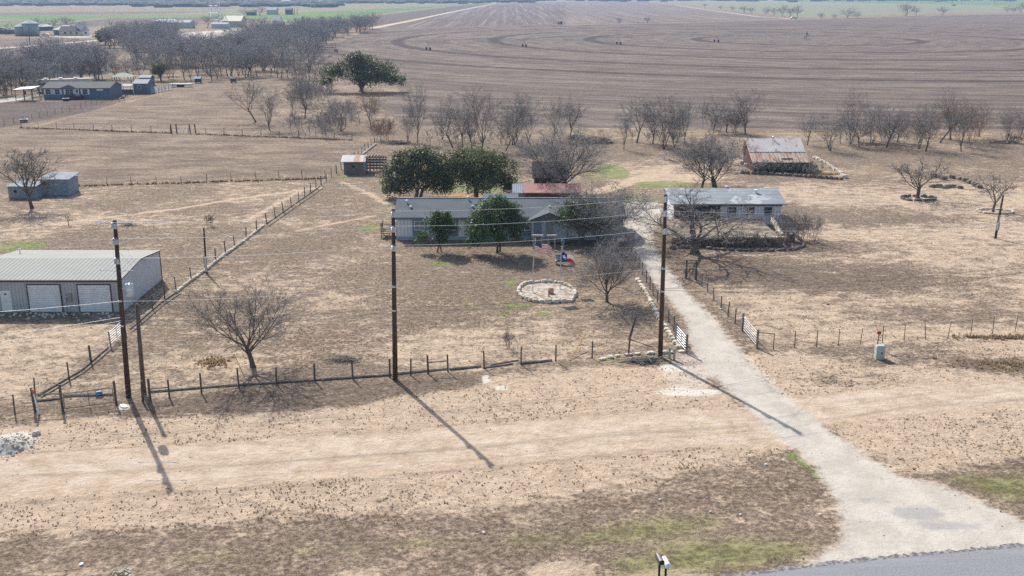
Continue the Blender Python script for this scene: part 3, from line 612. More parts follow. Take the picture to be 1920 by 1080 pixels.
xa, xb = XW(3, WY0, 1) - WX1, XW(22, WY0, 1) - WX1
dd = MB().bb(xa, xb, -.05, 0, .03, 2.02).build('door', M['white'], ws); MB().box(((xa + xb) / 2, -.056, 1.7), (.22, .01, .12)).build('sign_plate', M['black'], dd); MB().box((xb - .12, -.07, 1.0), (.08, .05, .08)).build('handle', M['galv'], dd)
xm = XW(132, WY0, 1) - WX1
MB().bb(xm - .2, xm + .2, -.16, 0, 1.0, 1.75).build('breaker_box', mat('tan_box', (.34, .30, .22), .7), ws)
q = MB(); q.lathe([(.0, 0), (.13, .0), (.13, .12), (0, .14)], (xm - .42, -.12, 1.15), 10); q.bb(xm - .52, xm - .32, -.14, 0, .95, 1.15); q.tube([(xm - .42, -.08, .95), (xm - .42, -.08, 0)], .03); q.build('electric_meter', M['galv'], ws)
v_ = P(58, 466, 3.2); MB().lathe([(.05, 0), (.05, .45), (.12, .5), (.12, .62), (0, .7)], (v_.x - WX1, D_ * .8, 3.15), 10).build('vent_pipe', M['white'], ws)
gr_ = mat('caliche_pad', (.50, .46, .40), .95, (.34, .30, .25), 1.2)
rng = random.Random(9); g_ = MB()
for k in range(90): g_.rock((rng.uniform(-49, -36), WY0 - .5 - abs(rng.gauss(0, .7)), .03), (rng.uniform(.1, .35),) * 2 + (rng.uniform(.06, .2),), rng)
tag(g_.build('gravel', M['rubble']), 'loose pale gravel spilled along the front of the metal workshop', 'gravel', kind='stuff')

# main house
HY = 116.0; hx0, hx1 = XW(744, HY), XW(1168, HY); HL = hx1 - hx0
hs = thing('house', 'long single-storey house with grey shingle roof and taupe siding behind the two flagpoles', 'house', (hx0, HY, 0))
gable(hs, 0, HL, 0, 8.6, 2.75, 4.15, .3, .14, M['mhwall'], M['shingle'], cap=mat('ridge_shingle', (.30, .31, .31), .9))
bluetrim = mat('slate_blue_trim', (.19, .23, .29), .7, (.15, .19, .24))
q = MB(); q.bb(-.31, HL + .31, -.345, -.315, 2.52, 2.68); q.build('fascia', bluetrim, hs)
q = MB(); q.bb(-.03, HL + .03, -.05, 0, 0, .42); q.build('skirting', mat('blue_grey_skirting', (.36, .41, .45), .8, (.29, .34, .38), 2, (3, 1, 1)), hs)
def hx(px): return XW(px, HY, 1.5) - hx0
for cx_, wd_ in ((787, 1.15), (845, 1.15), (900, 1.4), (983, 1.3)):
    x_ = hx(cx_); MB().bb(x_ - wd_ / 2 - .28, x_ + wd_ / 2 + .28, -.03, 0, .45, 2.5).build('surround', bluetrim, hs)
    window(hs, x_, 1.75, wd_, 1.0, -.03, M['white'], M['glassl'] if cx_ < 800 else M['glass'])
# recessed entry under a small front gable
x_e0, x_e1 = hx(996), hx(1062)
q = MB(); q.bb(x_e0, x_e1, -.9, -.0, .3, 2.55); ent = q.build('entry_wall', mat('blue_grey_siding', (.42, .46, .50), .8, (.36, .40, .44)), hs)
q = MB(); xm_ = (x_e0 + x_e1) / 2
q.add([(x_e0 - .4, -1.3, 2.6), (x_e1 + .4, -1.3, 2.6), (xm_, -1.3, 3.55), (xm_, 4.2, 3.6), (x_e0 - .4, .3, 2.66), (x_e1 + .4, .3, 2.66)], [(0, 2, 3, 4), (2, 1, 5, 3)])
q.build('porch_roof', M['shingle'], hs)
q = MB(); q.add([(x_e0 - .3, -1.15, 2.5), (x_e1 + .3, -1.15, 2.5), (xm_, -1.15, 3.42), (x_e0 - .3, -1.05, 2.5), (x_e1 + .3, -1.05, 2.5), (xm_, -1.05, 3.42)], [(0, 1, 2), (5, 4, 3), (0, 3, 4, 1)]); q.build('porch_gable', M['shingle'], hs)
for px_ in (1008, 1030):
    x_ = hx(px_); dd = MB().bb(x_ - .45, x_ + .45, -.94, -.9, .35, 2.35).build('door', M['glassl'] if px_ > 1020 else bluetrim, hs)
    MB().box((x_ + .36, -.96, 1.3), (.06, .05, .06)).build('handle', M['galv'], dd)
q = MB(); q.bb(x_e0, x_e1, -2.3, -.92, .28, .4)
for k in range(3): q.bb(x_e0 + .6, x_e0 + 2.2, -2.6 - .3 * k, -2.3 - .3 * k, .2 - .09 * k, .28 - .08 * k)
q.build('porch_deck', M['wood'], hs)
for x_, y_, h_ in ((hx(759), 3.1, .25), (hx(876), 3.9, .28), (hx(1031), 1.9, .2), (hx(768), 2.0, .12), (hx(885), 2.1, .12)):
    z_ = 2.75 + y_ * 1.4 / 4.3 + .05
    MB().lathe([(.09, -.1), (.09, h_), (.17, h_ + .02), (.15, h_ + .1), (0, h_ + .12)], (x_, y_, z_), 10).build('roof_vent', M['galv'], hs)
# side deck
dk = thing('deck', 'small weathered wooden deck with railing and steps at the left end of the house', 'deck', (hx0 - .02, HY + 2.0, 0))
q = MB()
for k in range(9): q.bb(-2.0, -.05, -.8 + k * .2, -.62 + k * .2, .72, .78)
q.build('deck_boards', M['wood'], dk)
for x_, y_ in ((-1.95, -.75), (-1.95, .95), (-.12, -.75), (-.12, .95)): MB().bb(x_ - .05, x_ + .05, y_ - .05, y_ + .05, 0, 1.75).build('post', M['wood'], dk)
for (xa, ya, xb, yb) in ((-1.9, -.75, -.17, -.75), (-1.95, -.7, -1.95, .9)):
    q = MB()
    for z_ in (.95, 1.65): q.tube([(xa, ya, z_), (xb, yb, z_)], .04, 4)
    for k in range(1, 9): t = k / 9; q.bb(xa + (xb - xa) * t - .02, xa + (xb - xa) * t + .02, ya + (yb - ya) * t - .02, ya + (yb - ya) * t + .02, .95, 1.65)
    q.build('railing', M['wood'], dk)
q = MB()
for k in range(3): q.bb(-1.9, -.9, -1.1 - .3 * k, -.82 - .3 * k, .5 - .2 * k, .56 - .2 * k)
for s in (-1.92, -.88): q.tube([(s, -.8, .6), (s, -1.8, .05)], .04, 4)
q.build('steps', M['wood'], dk)
# yard arbor posts before the entry
for px0_, px1_, lab in ((1000, 1015, 'white-topped garden arch at the front walk, the one just behind the striped flag'), (1028, 1040, 'white-topped garden arch at the front walk, the one between the two flags')):
    a_ = P(px0_, 466); b_ = P(px1_, 466); t = thing('garden_arch', lab, 'arch', a_)
    for x_ in (0, b_.x - a_.x): MB().bb(x_ - .08, x_ + .08, -.08, .08, 0, 1.45).build('post', mat('green_grey_post', (.33, .34, .27), .8), t)
    MB().bb(-.2, b_.x - a_.x + .2, -.09, .09, 1.452, 1.6).build('beam', mat('pale_beam', (.62, .56, .44), .8), t)

# cottage
CY = P(1463, 421).y; c0, c1 = XW(1262, CY), XW(1463, CY); CW = c1 - c0
ct = thing('cottage', 'low white board cottage with a patched grey roof right of the driveway', 'cottage', (c0, CY, 0))
gable(ct, 0, CW, 0, 8.6, 2.75, 3.75, .5, .12, M['cotwall'], M['cotroof'], ridge_y=4.6)
def cx(px): return XW(px, CY, 1.7) - c0
for px_ in (1373, 1407, 1440): window(ct, cx(px_), 1.75, 1.0, .98, 0, M['galv'], M['glass'], bars=0)
pp = MB(); pp.bb(.05, cx(1350), -.04, -.0, .0, 2.35); pp.build('porch_screen', mat('dark_screen', (.03, .032, .035), .9, (.06, .06, .06)), ct)
for k in range(6): x_ = .1 + k * (cx(1350) - .1) / 5; MB().bb(x_ - .06, x_ + .06, -.12, -.045, 0, 2.45).build('porch_post', M['wood'], ct)
q = MB(); q.bb(0, CW, -.5, -.44, 2.45, 2.62); q.build('fascia', mat('dark_fascia', (.10, .09, .085)), ct)
for px_, y_, s_ in ((1376, 4.9, 1), (1426, 3.0, 1)):
    MB().lathe([(.18, -.15), (.18, .3), (.28, .32), (.28, .42), (0, .5)], (cx(px_), y_, 3.55 if y_ > 4 else 3.45), 12).build('roof_vent', M['white'] if y_ < 4 else M['galv'], ct)
x_ = cx(1455); MB().bb(x_ - .15, x_ + 1.2, -.02, 0, .1, .6).build('foundation_vent', M['cotwall'], ct)
MB().bb(CW + .02, CW + .3, .5, 8.0, 0, .4).build('foundation_ledge', M['concrete'], ct)
# raised terrace with its dry-stone front wall
ya = P(1256, 462).y; yb = CY - 1.2; tx0, tx1 = P(1256, 462).x, P(1466, 462).x
tr = MB().bb(tx0 + .2, tx1 - .2, ya + .42, yb, 0, .98).build('terrace', mat('leaf_litter_soil', (.34, .27, .19), .95, (.13, .10, .072), .9, bump=.05)); tag(tr, kind='structure')
def stone_wall(name, label, pts, h, th, rows, seed, m, size=.5, cat='wall'):
    rng = random.Random(seed); t = thing(name, label, cat, pts[0]); o = Vector(pts[0])
    core = MB(); cap = MB()
    for i in range(len(pts) - 1):
        a, b = Vector(pts[i]) - o, Vector(pts[i + 1]) - o; Ln = (b - a).length; d = (b - a) / Ln; rz = math.atan2(d.y, d.x)
        for r in range(rows):
            s = rng.uniform(0, size) * .5
            while s < Ln:
                w_ = size * rng.uniform(.6, 1.5); c = a + d * (s + w_ / 2); top = r == rows - 1
                (cap if top else core).rock((c.x + rng.uniform(-.04, .04), c.y + rng.uniform(-.05, .05), h * (r + .5) / rows), (w_ * 1.02, th * rng.uniform(.8, 1.15), h / rows * 1.15), rng, rz)
                s += w_
    if rows > 1: core.build('wall_courses', m, t)
    cap.build('cap_stones', M['stone'], t); return t
stone_wall('retaining_wall', 'chest-high dark dry-stone retaining wall in front of the cottage terrace', [(tx0, ya + .1, 0), (tx1, ya + .1, 0)], 1.15, .5, 5, 3, M['darkstone'], .55)
stone_wall('side_wall', 'pale dry-stone wall running back from the terrace front to the cottage corner', [(P(1452, 448).x, ya + .5, .9), (P(1445, 425).x, CY - 1.2, .9)], .45, .6, 2, 4, M['stone'], .6)
def stone_border(label, pts, seed, w_=.5, d_=.4, h_=.3, gap=1.0, m=None, cat='stone border', closed=False, name='stone_border'):
    """a line of laid stones: every stone a child"""
    rng = random.Random(seed); pts = [Vector((p[0], p[1], 0)) for p in pts]; t = thing(name, label, cat, pts[0]); o = pts[0]
    if closed: pts = pts + [pts[0]]
    L_ = [0]
    for i in range(1, len(pts)): L_.append(L_[-1] + (pts[i] - pts[i - 1]).length)
    s = 0; n = 0
    while s < L_[-1] and n < 95:
        k = max(i for i in range(len(L_) - 1) if L_[i] <= s); u = (s - L_[k]) / (L_[k + 1] - L_[k]); p = pts[k].lerp(pts[k + 1], u); d = pts[k + 1] - pts[k]
        ww = w_ * rng.uniform(.65, 1.4)
        st = MB().rock((0, 0, 0), (ww, d_ * rng.uniform(.75, 1.25), h_ * rng.uniform(.7, 1.3)), rng, 0).build('stone', m or M['stone'], t)
        st.location = (p.x - o.x, p.y - o.y, h_ * .4); st.rotation_euler.z = math.atan2(d.y, d.x) + rng.uniform(-.15, .15)
        s += ww * gap; n += 1
    return t
stone_border('low curved stone edging of the planting bed in front of the cottage retaining wall', [P(x, y) for x, y in ((1330, 467), (1360, 470), (1400, 471), (1450, 471), (1490, 469), (1507, 463), (1506, 457), (1497, 446), (1490, 441))], 5, .7, .4, .3, 1.0, M['darkstone'])
for px_, lab in (((1262, 466), 'squat dark flat stone under the cottage wall, nearest the driveway'), ((1280, 465), 'squat dark flat stone under the cottage wall, left of the bare tree trunk'), ((1295, 465), 'flat stone touching the bare tree trunk below the cottage wall')):
    t = MB().rock((0, 0, .2), (1.1, .6, .4), random.Random(px_[0])).build('flat_stone', M['darkstone'], loc=P(*px_)); tag(t, lab, 'stone')
# little wishing-well style shelter at the bed
t = thing('garden_shelter', 'tiny roofed garden shelter of dark boards at the right end of the cottage bed', 'garden shelter', P(1482, 452))
for s in (-.35, .35):
    for u in (-.3, .3): MB().bb(s - .05, s + .05, u - .05, u + .05, 0, 1.2).build('post', M['wood'], t)
MB().bb(-.42, .42, -.36, .36, 0, .75).build('box', M['brick'], t)
q = MB(); q.slab([(-.6, 0, 1.6), (-.6, -.6, 1.2), (.6, -.6, 1.2), (.6, 0, 1.6)], .05); q.slab([(.6, .002, 1.6), (.6, .6, 1.2), (-.6, .6, 1.2), (-.6, .002, 1.6)], .05); q.build('roof', M['tingrey'], t)

# red barn
BY = P(1460, 322).y; b0, b1 = XW(1412, BY, 0), XW(1510, BY, 0); BW = b1 - b0
bn_ = thing('barn', 'dark red board barn with a large rust-stained tin roof at the upper right', 'barn', (b0, BY, 0))
EVB = HZ(322, 300); RGB = 4.55
q = MB(); vs = []
for x in (0, BW): vs += [(x, 0, 0), (x, 7.6, 0), (x, 7.6, EVB), (x, 5.6, RGB - .1), (x, 0, EVB + .02)]
q.add(vs, [(0, 4, 3, 2, 1), (5, 6, 7, 8, 9), (0, 5, 9, 4), (1, 2, 7, 6)]); q.build('wall', M['red'], bn_)
br = MB(); zk = EVB + (RGB - EVB) * .36
br.slab([(-.4, 5.6, RGB + .08), (-.4, 2.0, zk + .08), (BW + .4, 2.0, zk + .08), (BW + .4, 5.6, RGB + .08)], .08); brr = br.build('roof', M['rustroof'], bn_)
br = MB(); br.slab([(-.4, 2.08, zk + .02), (-.4, -1.0, EVB - .22), (BW + .4, -1.0, EVB - .22), (BW + .4, 2.08, zk + .02)], .08); br.build('lower_roof', M['rustroof2'], bn_)
br = MB(); br.slab([(BW + .4, 5.602, RGB + .08), (BW + .4, 7.9, EVB + .1), (-.4, 7.9, EVB + .1), (-.4, 5.602, RGB + .08)], .08); br.build('back_roof', M['rustroof'], bn_)
MB().bb(BW * .52, BW * .74, -.05, 0, 0, 2.2).build('barn_door', mat('black_red_boards', (.06, .012, .014), .8), bn_)
MB().lathe([(.12, 0), (.12, .4), (.2, .42), (0, .55)], (BW * .5, 5.2, RGB), 8).build('roof_vent', M['galv'], bn_)
stone_border('dark stone edging along the front of the barn bed', [P(x, y) for x, y in ((1392, 326), (1430, 327), (1480, 330), (1530, 334), (1580, 337))], 7, .85, .6, .5, .9, M['darkstone'])
stone_border('pale rough stones leading away from the right corner of the barn', [P(x, y) for x, y in ((1528, 297), (1545, 306), (1560, 316), (1575, 326), (1584, 335))], 8, .9, .8, .5, 1.15)
for k, (x_, y_, lab) in enumerate(((1398, 301, 'pale boulder left of the barn, hindmost of three'), (1391, 308, 'pale boulder left of the barn, middle of three'), (1400, 313, 'tan boulder left of the barn, foremost of three'))):
    tag(MB().rock((0, 0, .3), (1.1, .9, .7), random.Random(k)).build('boulder', M['stone'], loc=P(x_, y_)), lab, 'boulder')
a_, b_ = P(1386, 309), P(1397, 320); tag(MB().tube([(0, 0, .12), (b_.x - a_.x, b_.y - a_.y, .12)], [.12, .08], 6).build('log', M['rail'], loc=a_), 'bleached pale log lying at the left corner of the barn', 'log')

# low building and dark outbuilding behind the house
oy = 132.5
ob = thing('outbuilding', 'long low outbuilding with a faded pink-red roof right behind the house', 'outbuilding', (XW(985, oy), oy, 0)); OW = XW(1085, oy) - XW(985, oy)
gable(ob, 0, OW, 0, 5.2, 2.5, 3.2, .3, .1, M['brick'], M['pinkroof'])
q = MB(); q.slab([(-1.75, 2.6, 3.2), (-1.75, -.3, 2.5), (-.32, -.3, 2.5), (-.32, 2.6, 3.2)], .1); q.build('tin_lean_to', M['tingrey'], ob)
MB().bb(-1.7, 0, 0, 2.5, 0, 2.42).build('lean_to_wall', M['wood'], ob)
oy = 128.5; q_ = thing('lean_to', 'flat dark blue-grey awning between the house and the tall oak', 'awning', (XW(905, oy), oy, 0)); LW = XW(972, oy) - XW(905, oy)
MB().slab([(0, 2.0, 2.75), (0, 0, 2.6), (LW, 0, 2.6), (LW, 2.0, 2.75)], .1).build('roof', mat('navy_roof', (.05, .075, .11), .7), q_)
for x_ in (.1, LW - .1):
    for y_ in (.1, 1.9): MB().bb(x_ - .06, x_ + .06, y_ - .06, y_ + .06, 0, 2.45 + .07 * y_).build('post', M['wood'], q_)
rb = thing('shed', 'small dark red shed at the left end of the pink-roofed outbuilding', 'shed', (XW(950, 133), 133.5, 0)); gable(rb, 0, 1.6, 0, 2, 2.0, 2.4, .15, .08, M['brick'], mat('maroon_roof', (.12, .03, .03), .8))
oy = 142; db = thing('cabin', 'dark red weathered cabin mostly hidden behind the large bare tree past the house', 'cabin', (XW(1002, oy), oy, 0)); DW = XW(1062, oy) - XW(1002, oy)
gable(db, 0, DW, 0, 5.5, 2.9, 4.6, .3, .12, M['brick'], mat('dark_shingle', (.10, .09, .09), .9, (.06, .055, .055)))
for s in (.45, .6): window(db, DW * s, 1.5, .55, .9, 0, M['cream'], M['glass'], 0)

# wooden shed with open pen
sy = P(660, 327).y; sh = thing('shed', 'grey plank shed with a rust-striped tin roof and an open pen beside the long fence', 'shed', (XW(645, sy), sy, 0)); SW_ = XW(682, sy) - XW(645, sy); SP = XW(721, sy) - XW(645, sy)
rt = ribbed('rust_striped_tin', (.58, .57, .55), (.48, .47, .46), .25, 0, rust=(.42, .20, .09), rthr=(.50, .56), rough=.6, metal=0, rscale=.28, rstretch=(1, .05, .05))
gable(sh, 0, SW_, 0, 3.6, 2.1, 2.75, .4, .06, M['wood'], rt, ridge_y=2.2)
MB().bb(1.3, 1.75, -.02, .0, 1.05, 1.45).build('window', M['black'], sh)
MB().add([(SW_ + .01, 0.0, 0), (SW_ + .01, 3.6, 0), (SW_ + .01, 3.6, 2.05), (SW_ + .01, 0, 2.05)], [(0, 1, 2, 3)]).build('pale_side_panel', mat('pale_board', (.46, .45, .43), .8), sh)
q = MB()
for k in range(7): t = k / 6; q.bb(SW_ + .1 + t * (SP - SW_ - .2) - .06, SW_ + .1 + t * (SP - SW_ - .2) + .06, 3.4, 3.52, 0, 2.6)
for k in range(5): q.bb(SW_ + .1, SP, 3.35, 3.395, .3 + k * .45, .62 + k * .45)
for k in range(8): q.bb(SW_ + .1, SP, 3.36 - .001, 3.40, 2.3, 2.32)
q.bb(SP - .06, SP + .06, .2, 3.3, 1.7, 1.9); q.bb(SP - .06, SP + .06, .2, 3.3, .9, 1.15); q.bb(SP - .08, SP + .08, .1, .25, 0, 2.2); q.bb(SW_ + .9, SW_ + 1.05, .1, .25, 0, 2.2); q.bb(SW_ + .1, SP, .26, .4, 2.05, 2.2)
q.build('open_pen', M['wood'], sh)
q = MB()
for k in range(9): q.bb(SW_ + .2 + k * .45, SW_ + .3 + k * .45, .2, 3.5, 2.62, 2.7)
q.build('rafters', M['wood'], sh)
# two tin sheds far left
s1 = thing('shed', 'low pale tin shed at the far left with a dark window opening', 'shed', (P(17, 372).x, P(17, 372).y, 0))
q = MB(); sw1 = P(70, 372).x - P(17, 372).x
q.bb(0, sw1, 0, 3, 0, 1.65); q.build('wall', M['tingrey'], s1); MB().slab([(-.15, 3.2, 2.0), (-.15, -.2, 1.75), (sw1 + .1, -.2, 1.75), (sw1 + .1, 3.2, 2.0)], .06).build('roof', M['tingrey'], s1); MB().bb(.8, 1.2, -.02, .02, .8, 1.2).build('window', M['black'], s1)
s2 = thing('shed', 'taller slate-blue tin shed with a grey roof right of the low pale one', 'shed', (P(76, 366).x + .2, P(76, 366).y, 0)); sw2 = P(128, 366).x - P(76, 366).x
q = MB(); q.bb(0, sw2, 0, 3.4, 0, 2.25); q.build('wall', mat('blue_tin', (.24, .29, .36), .6, (.18, .23, .29), 2), s2); MB().slab([(-.15, 3.7, 2.75), (-.15, -.3, 2.35), (sw2 + .3, -.3, 2.35), (sw2 + .3, 3.7, 2.75)], .08).build('roof', M['tingrey'], s2)
MB().bb(-.001 + .2, 1.3, -.03, -.003, 1.2, 1.9).build('window', M['straw'], s2)

# blue-grey manufactured home, upper left
my = P(80, 186).y; m0, m1 = XW(83, my), XW(178, my); MW = m1 - m0; MD = 9.0
mh = thing('manufactured_home', 'slate-blue manufactured home with white shuttered windows and a taupe roof', 'house', (m0, my, 0))
gable(mh, 0, MW + 4.2, 0, MD, 3.0, 4.3, .3, .14, M['slate'], M['shinglebrown'])
def mx(px): return XW(px, my, 1.5) - m0
for px_, wd_ in ((91, 1.3), (108, 1.3), (127, 1.0), (134, 1.0), (160, 1.3)):
    wdw = window(mh, mx(px_), 2.0, wd_, 1.3, 0, M['white'], M['glass'])
    if px_ != 127:
        MB().bb(mx(px_) + wd_ / 2 + .12, mx(px_) + wd_ / 2 + .5, -.08, 0, 1.3, 2.7).build('shutter', M['white'], mh)
    if px_ != 134: MB().bb(mx(px_) - wd_ / 2 - .5, mx(px_) - wd_ / 2 - .12, -.08, 0, 1.3, 2.7).build('shutter', M['white'], mh)
dd = MB().bb(mx(145) - .5, mx(145) + .5, -.1, 0, .9, 3.0).build('door', M['white'], mh); MB().bb(mx(145) - .25, mx(145) + .25, -.12, -.1, 1.7, 2.6).build('pane', M['glass'], dd)
q = MB(); xm_ = mx(130); q.slab([(xm_ - 2.4, -.6, 3.0), (xm_ + 2.4, -.6, 3.0), (xm_, .2, 3.9)], .1); q.build('porch_gable', M['shinglebrown'], mh)
MB().bb(mx(176) + .8, mx(176) + 2.6, -.06, 0, 2.3, 2.75).build('sign', M['white'], mh)
q = MB(); q.bb(mx(128), mx(158), -1.8, -.02, .6, .72)
for k in range(16): q.bb(mx(128) + k * (mx(158) - mx(128)) / 15 - .04, mx(128) + k * (mx(158) - mx(128)) / 15 + .04, -1.8, -1.72, 0, 1.5)
q.bb(mx(128), mx(158), -1.83, -1.69, 1.5, 1.58)
for k in range(4): q.bb(mx(138), mx(148), -2.1 - .25 * k, -1.85 - .25 * k, .5 - .13 * k, .58 - .13 * k)
q.build('porch_deck', mat('brown_deck', (.09, .045, .035), .8), mh)
cp = thing('carport', 'pale blue metal carport at the left end of the manufactured home', 'carport', P(31, 189)); cw_ = m0 - P(31, 189).x - .8
MB().slab([(-.5, 4.8, 3.2), (-.5, -.5, 2.95), (cw_, -.5, 3.3), (cw_, 4.8, 3.55)], .1).build('roof', mat('pale_blue_tin', (.36, .47, .58), .5), cp)
for x_ in (0, cw_ * .5, cw_ - .4):
    for y_ in (-.2, 4.5): MB().bb(x_ - .06, x_ + .06, y_ - .06, y_ + .06, 0, 2.86 + (x_ > 1) * .2).build('post', M['pole'], cp)
q = MB(); rng = random.Random(3)
rv = thing('motorhome', 'long cream and white motorhome parked behind the manufactured home', 'motorhome', (P(56, 176).x, P(56, 176).y + 5, 0), R(24))
RVL = 15.0
q = MB(); prof = [(-RVL, .7), (0, .7), (.3, 1.8), (-.1, 3.3), (-.6, 3.6), (-RVL, 3.6)]
q = MB(); n_ = len(prof); q.add([(-x, -1.25, z) for x, z in prof] + [(-x, 1.25, z) for x, z in prof], [tuple(range(n_)), tuple(range(2 * n_ - 1, n_ - 1, -1))] + [(i, i + n_, (i + 1) % n_ + n_, (i + 1) % n_) for i in range(n_)]); q.build('body', M['cream'], rv)
for k in range(3): MB().bb(2 + 4 * k, 3.1 + 4 * k, -.5, .5, 3.605, 3.95).build('roof_unit', M['white'], rv)
for k in range(5): MB().bb(1 + 2.8 * k, 2.4 + 2.8 * k, -1.28, -1.25, 2.0, 2.7).build('window', M['glass'], rv)
MB().bb(-.31, -.2, -1.1, 1.1, 1.9, 3.1).build('windscreen', M['glass'], rv)
for x_ in (2, 11, 12.2):
    for s in (-1.1, 1.1): MB().tube([(x_, s - .15, .5), (x_, s + .15, .5)], .5, 14).build('wheel', M['black'], rv)
s_ = thing('shed', 'slate-blue gabled shed with white corner trim right of the manufactured home', 'shed', (P(251, 176).x, P(251, 176).y, 0))
gable(s_, 0, 4.0, 0, 5.5, 2.9, 3.9, .2, .1, M['slate'], M['farroof']); MB().bb(-.08, .1, -.06, 0, 0, 2.8).build('trim', M['white'], s_); window(s_, -1.4 + 3.2, 1.9, .8, .8, 0, M['white'], M['glass'], 0)
MB().slab([(-4.6, 2.5, 2.6), (-4.6, -1.2, 2.35), (-.25, -1.2, 2.35), (-.25, 2.5, 2.6)], .1).build('awning', M['farroof'], s_)
MB().bb(-3.9, -.3, 1.0, 3.0, 0, 1.2).build('porch_box', M['slate'], s_)
for x_ in (-4.4, -2.4, -.5): MB().bb(x_ - .05, x_ + .05, -1.1, -1.0, 0, 2.24).build('awning_post', M['pole'], s_)
s_ = thing('shed', 'small slate-blue shed with a white roof, farthest in the yard of the manufactured home', 'shed', (P(262, 161).x, P(262, 161).y, 0)); gable(s_, 0, 3.4, 0, 4, 2.5, 3.2, .2, .1, M['slate'], M['farroof'])
s_ = thing('gazebo', 'open shelter with a pale green hipped roof in the yard of the manufactured home', 'gazebo', (P(233, 157).x, P(233, 157).y, 0))
q = MB(); q.add([(-3.3, -2.2, 2.3), (3.3, -2.2, 2.3), (3.3, 2.2, 2.3), (-3.3, 2.2, 2.3), (-1, 0, 3.4), (1, 0, 3.4)], [(0, 1, 5, 4), (1, 2, 5), (2, 3, 4, 5), (3, 0, 4), (3, 2, 1, 0)]); q.build('roof', mat('pale_green_roof', (.30, .38, .32), .7), s_)
for x_ in (-3, 3):
    for y_ in (-2, 2): MB().bb(x_ - .08, x_ + .08, y_ - .08, y_ + .08, 0, 2.3).build('post', M['wood'], s_)
# blue chicken hutch, feeder, troughs in the pasture
def hutch(px, lab, col, sc=1.0):
    t = thing('hutch', lab, 'hutch', P(*px)); MB().bb(-.9 * sc, .9 * sc, -.7 * sc, .7 * sc, .3, 1.4 * sc).build('box', mat('hutch_wall', (.07, .09, .11), .8), t)
    q = MB(); q.slab([(-1.1 * sc, 0, 2.1 * sc), (-1.1 * sc, -.95 * sc, 1.5 * sc), (1.1 * sc, -.95 * sc, 1.5 * sc), (1.1 * sc, 0, 2.1 * sc)], .06); q.slab([(1.1 * sc, .002, 2.1 * sc), (1.1 * sc, .95 * sc, 1.5 * sc), (-1.1 * sc, .95 * sc, 1.5 * sc), (-1.1 * sc, .002, 2.1 * sc)], .06); q.build('roof', col, t)
    for x_ in (-.8 * sc, .8 * sc): MB().bb(x_ - .06, x_ + .06, -.5, .5, 0, .3).build('leg', M['wood'], t)
hutch((372, 156), 'small hutch with a bright blue roof under the creekside trees', mat('bright_blue_roof', (.03, .25, .5), .5))
hutch((438, 155), 'dark green box hutch right of the blue-roofed one', mat('dark_green_roof', (.02, .05, .045), .6), .9)
t = thing('trailer', 'flatbed trailer with a pale blue deck parked beyond the brown pasture', 'trailer', P(340, 163)); MB().bb(-3.4, 3.4, -.9, .9, .8, .95).build('deck', mat('pale_blue_tin', (.36, .47, .58)), t); MB().bb(-3.3, 3.3, -.85, .85, .55, .8).build('frame', M['black'], t)
for x_ in (-.7, .3):
    for s in (-.95, .95): MB().tube([(x_, s - .1, .38), (x_, s + .1, .38)], .38, 12).build('wheel', M['black'], t)
t = thing('cattle_panel_pen', 'row of pale blue and white pipe panels at the pasture edge', 'livestock panels', P(284, 176)); q_ = P(323, 169) - P(284, 176)
for k in range(6):
    a_, b_ = q_ * (k / 6 + .01), q_ * ((k + 1) / 6 - .01); q = MB()
    for z_ in (.3, .6, .9, 1.2, 1.5): q.tube([(a_.x, a_.y, z_), (b_.x, b_.y, z_)], .06, 4)
    q.tube([(a_.x, a_.y, 0), (a_.x, a_.y, 1.6)], .06, 4); q.tube([(b_.x, b_.y, 0), (b_.x, b_.y, 1.6)], .06, 4); q.build('panel', mat('pale_blue_pipe', (.45, .55, .65), .5), t)
for px_, lab, mt in (((124, 189), 'black round water trough with a pale rim before the manufactured home', M['black']), ((45, 229), 'small white-topped feeder at the corner of the dark paddock', M['wood'])):
    t = thing('trough', lab, 'trough', P(*px_)); MB().lathe([(.75, 0), (.85, .6), (.75, .62), (.7, .3), (0, .3)], (0, 0, 0), 14).build('tub', mt, t); MB().lathe([(.88, .6), (.88, .68), (.74, .68), (.74, .6)], (0, 0, 0), 14).build('rim', M['white'], t)
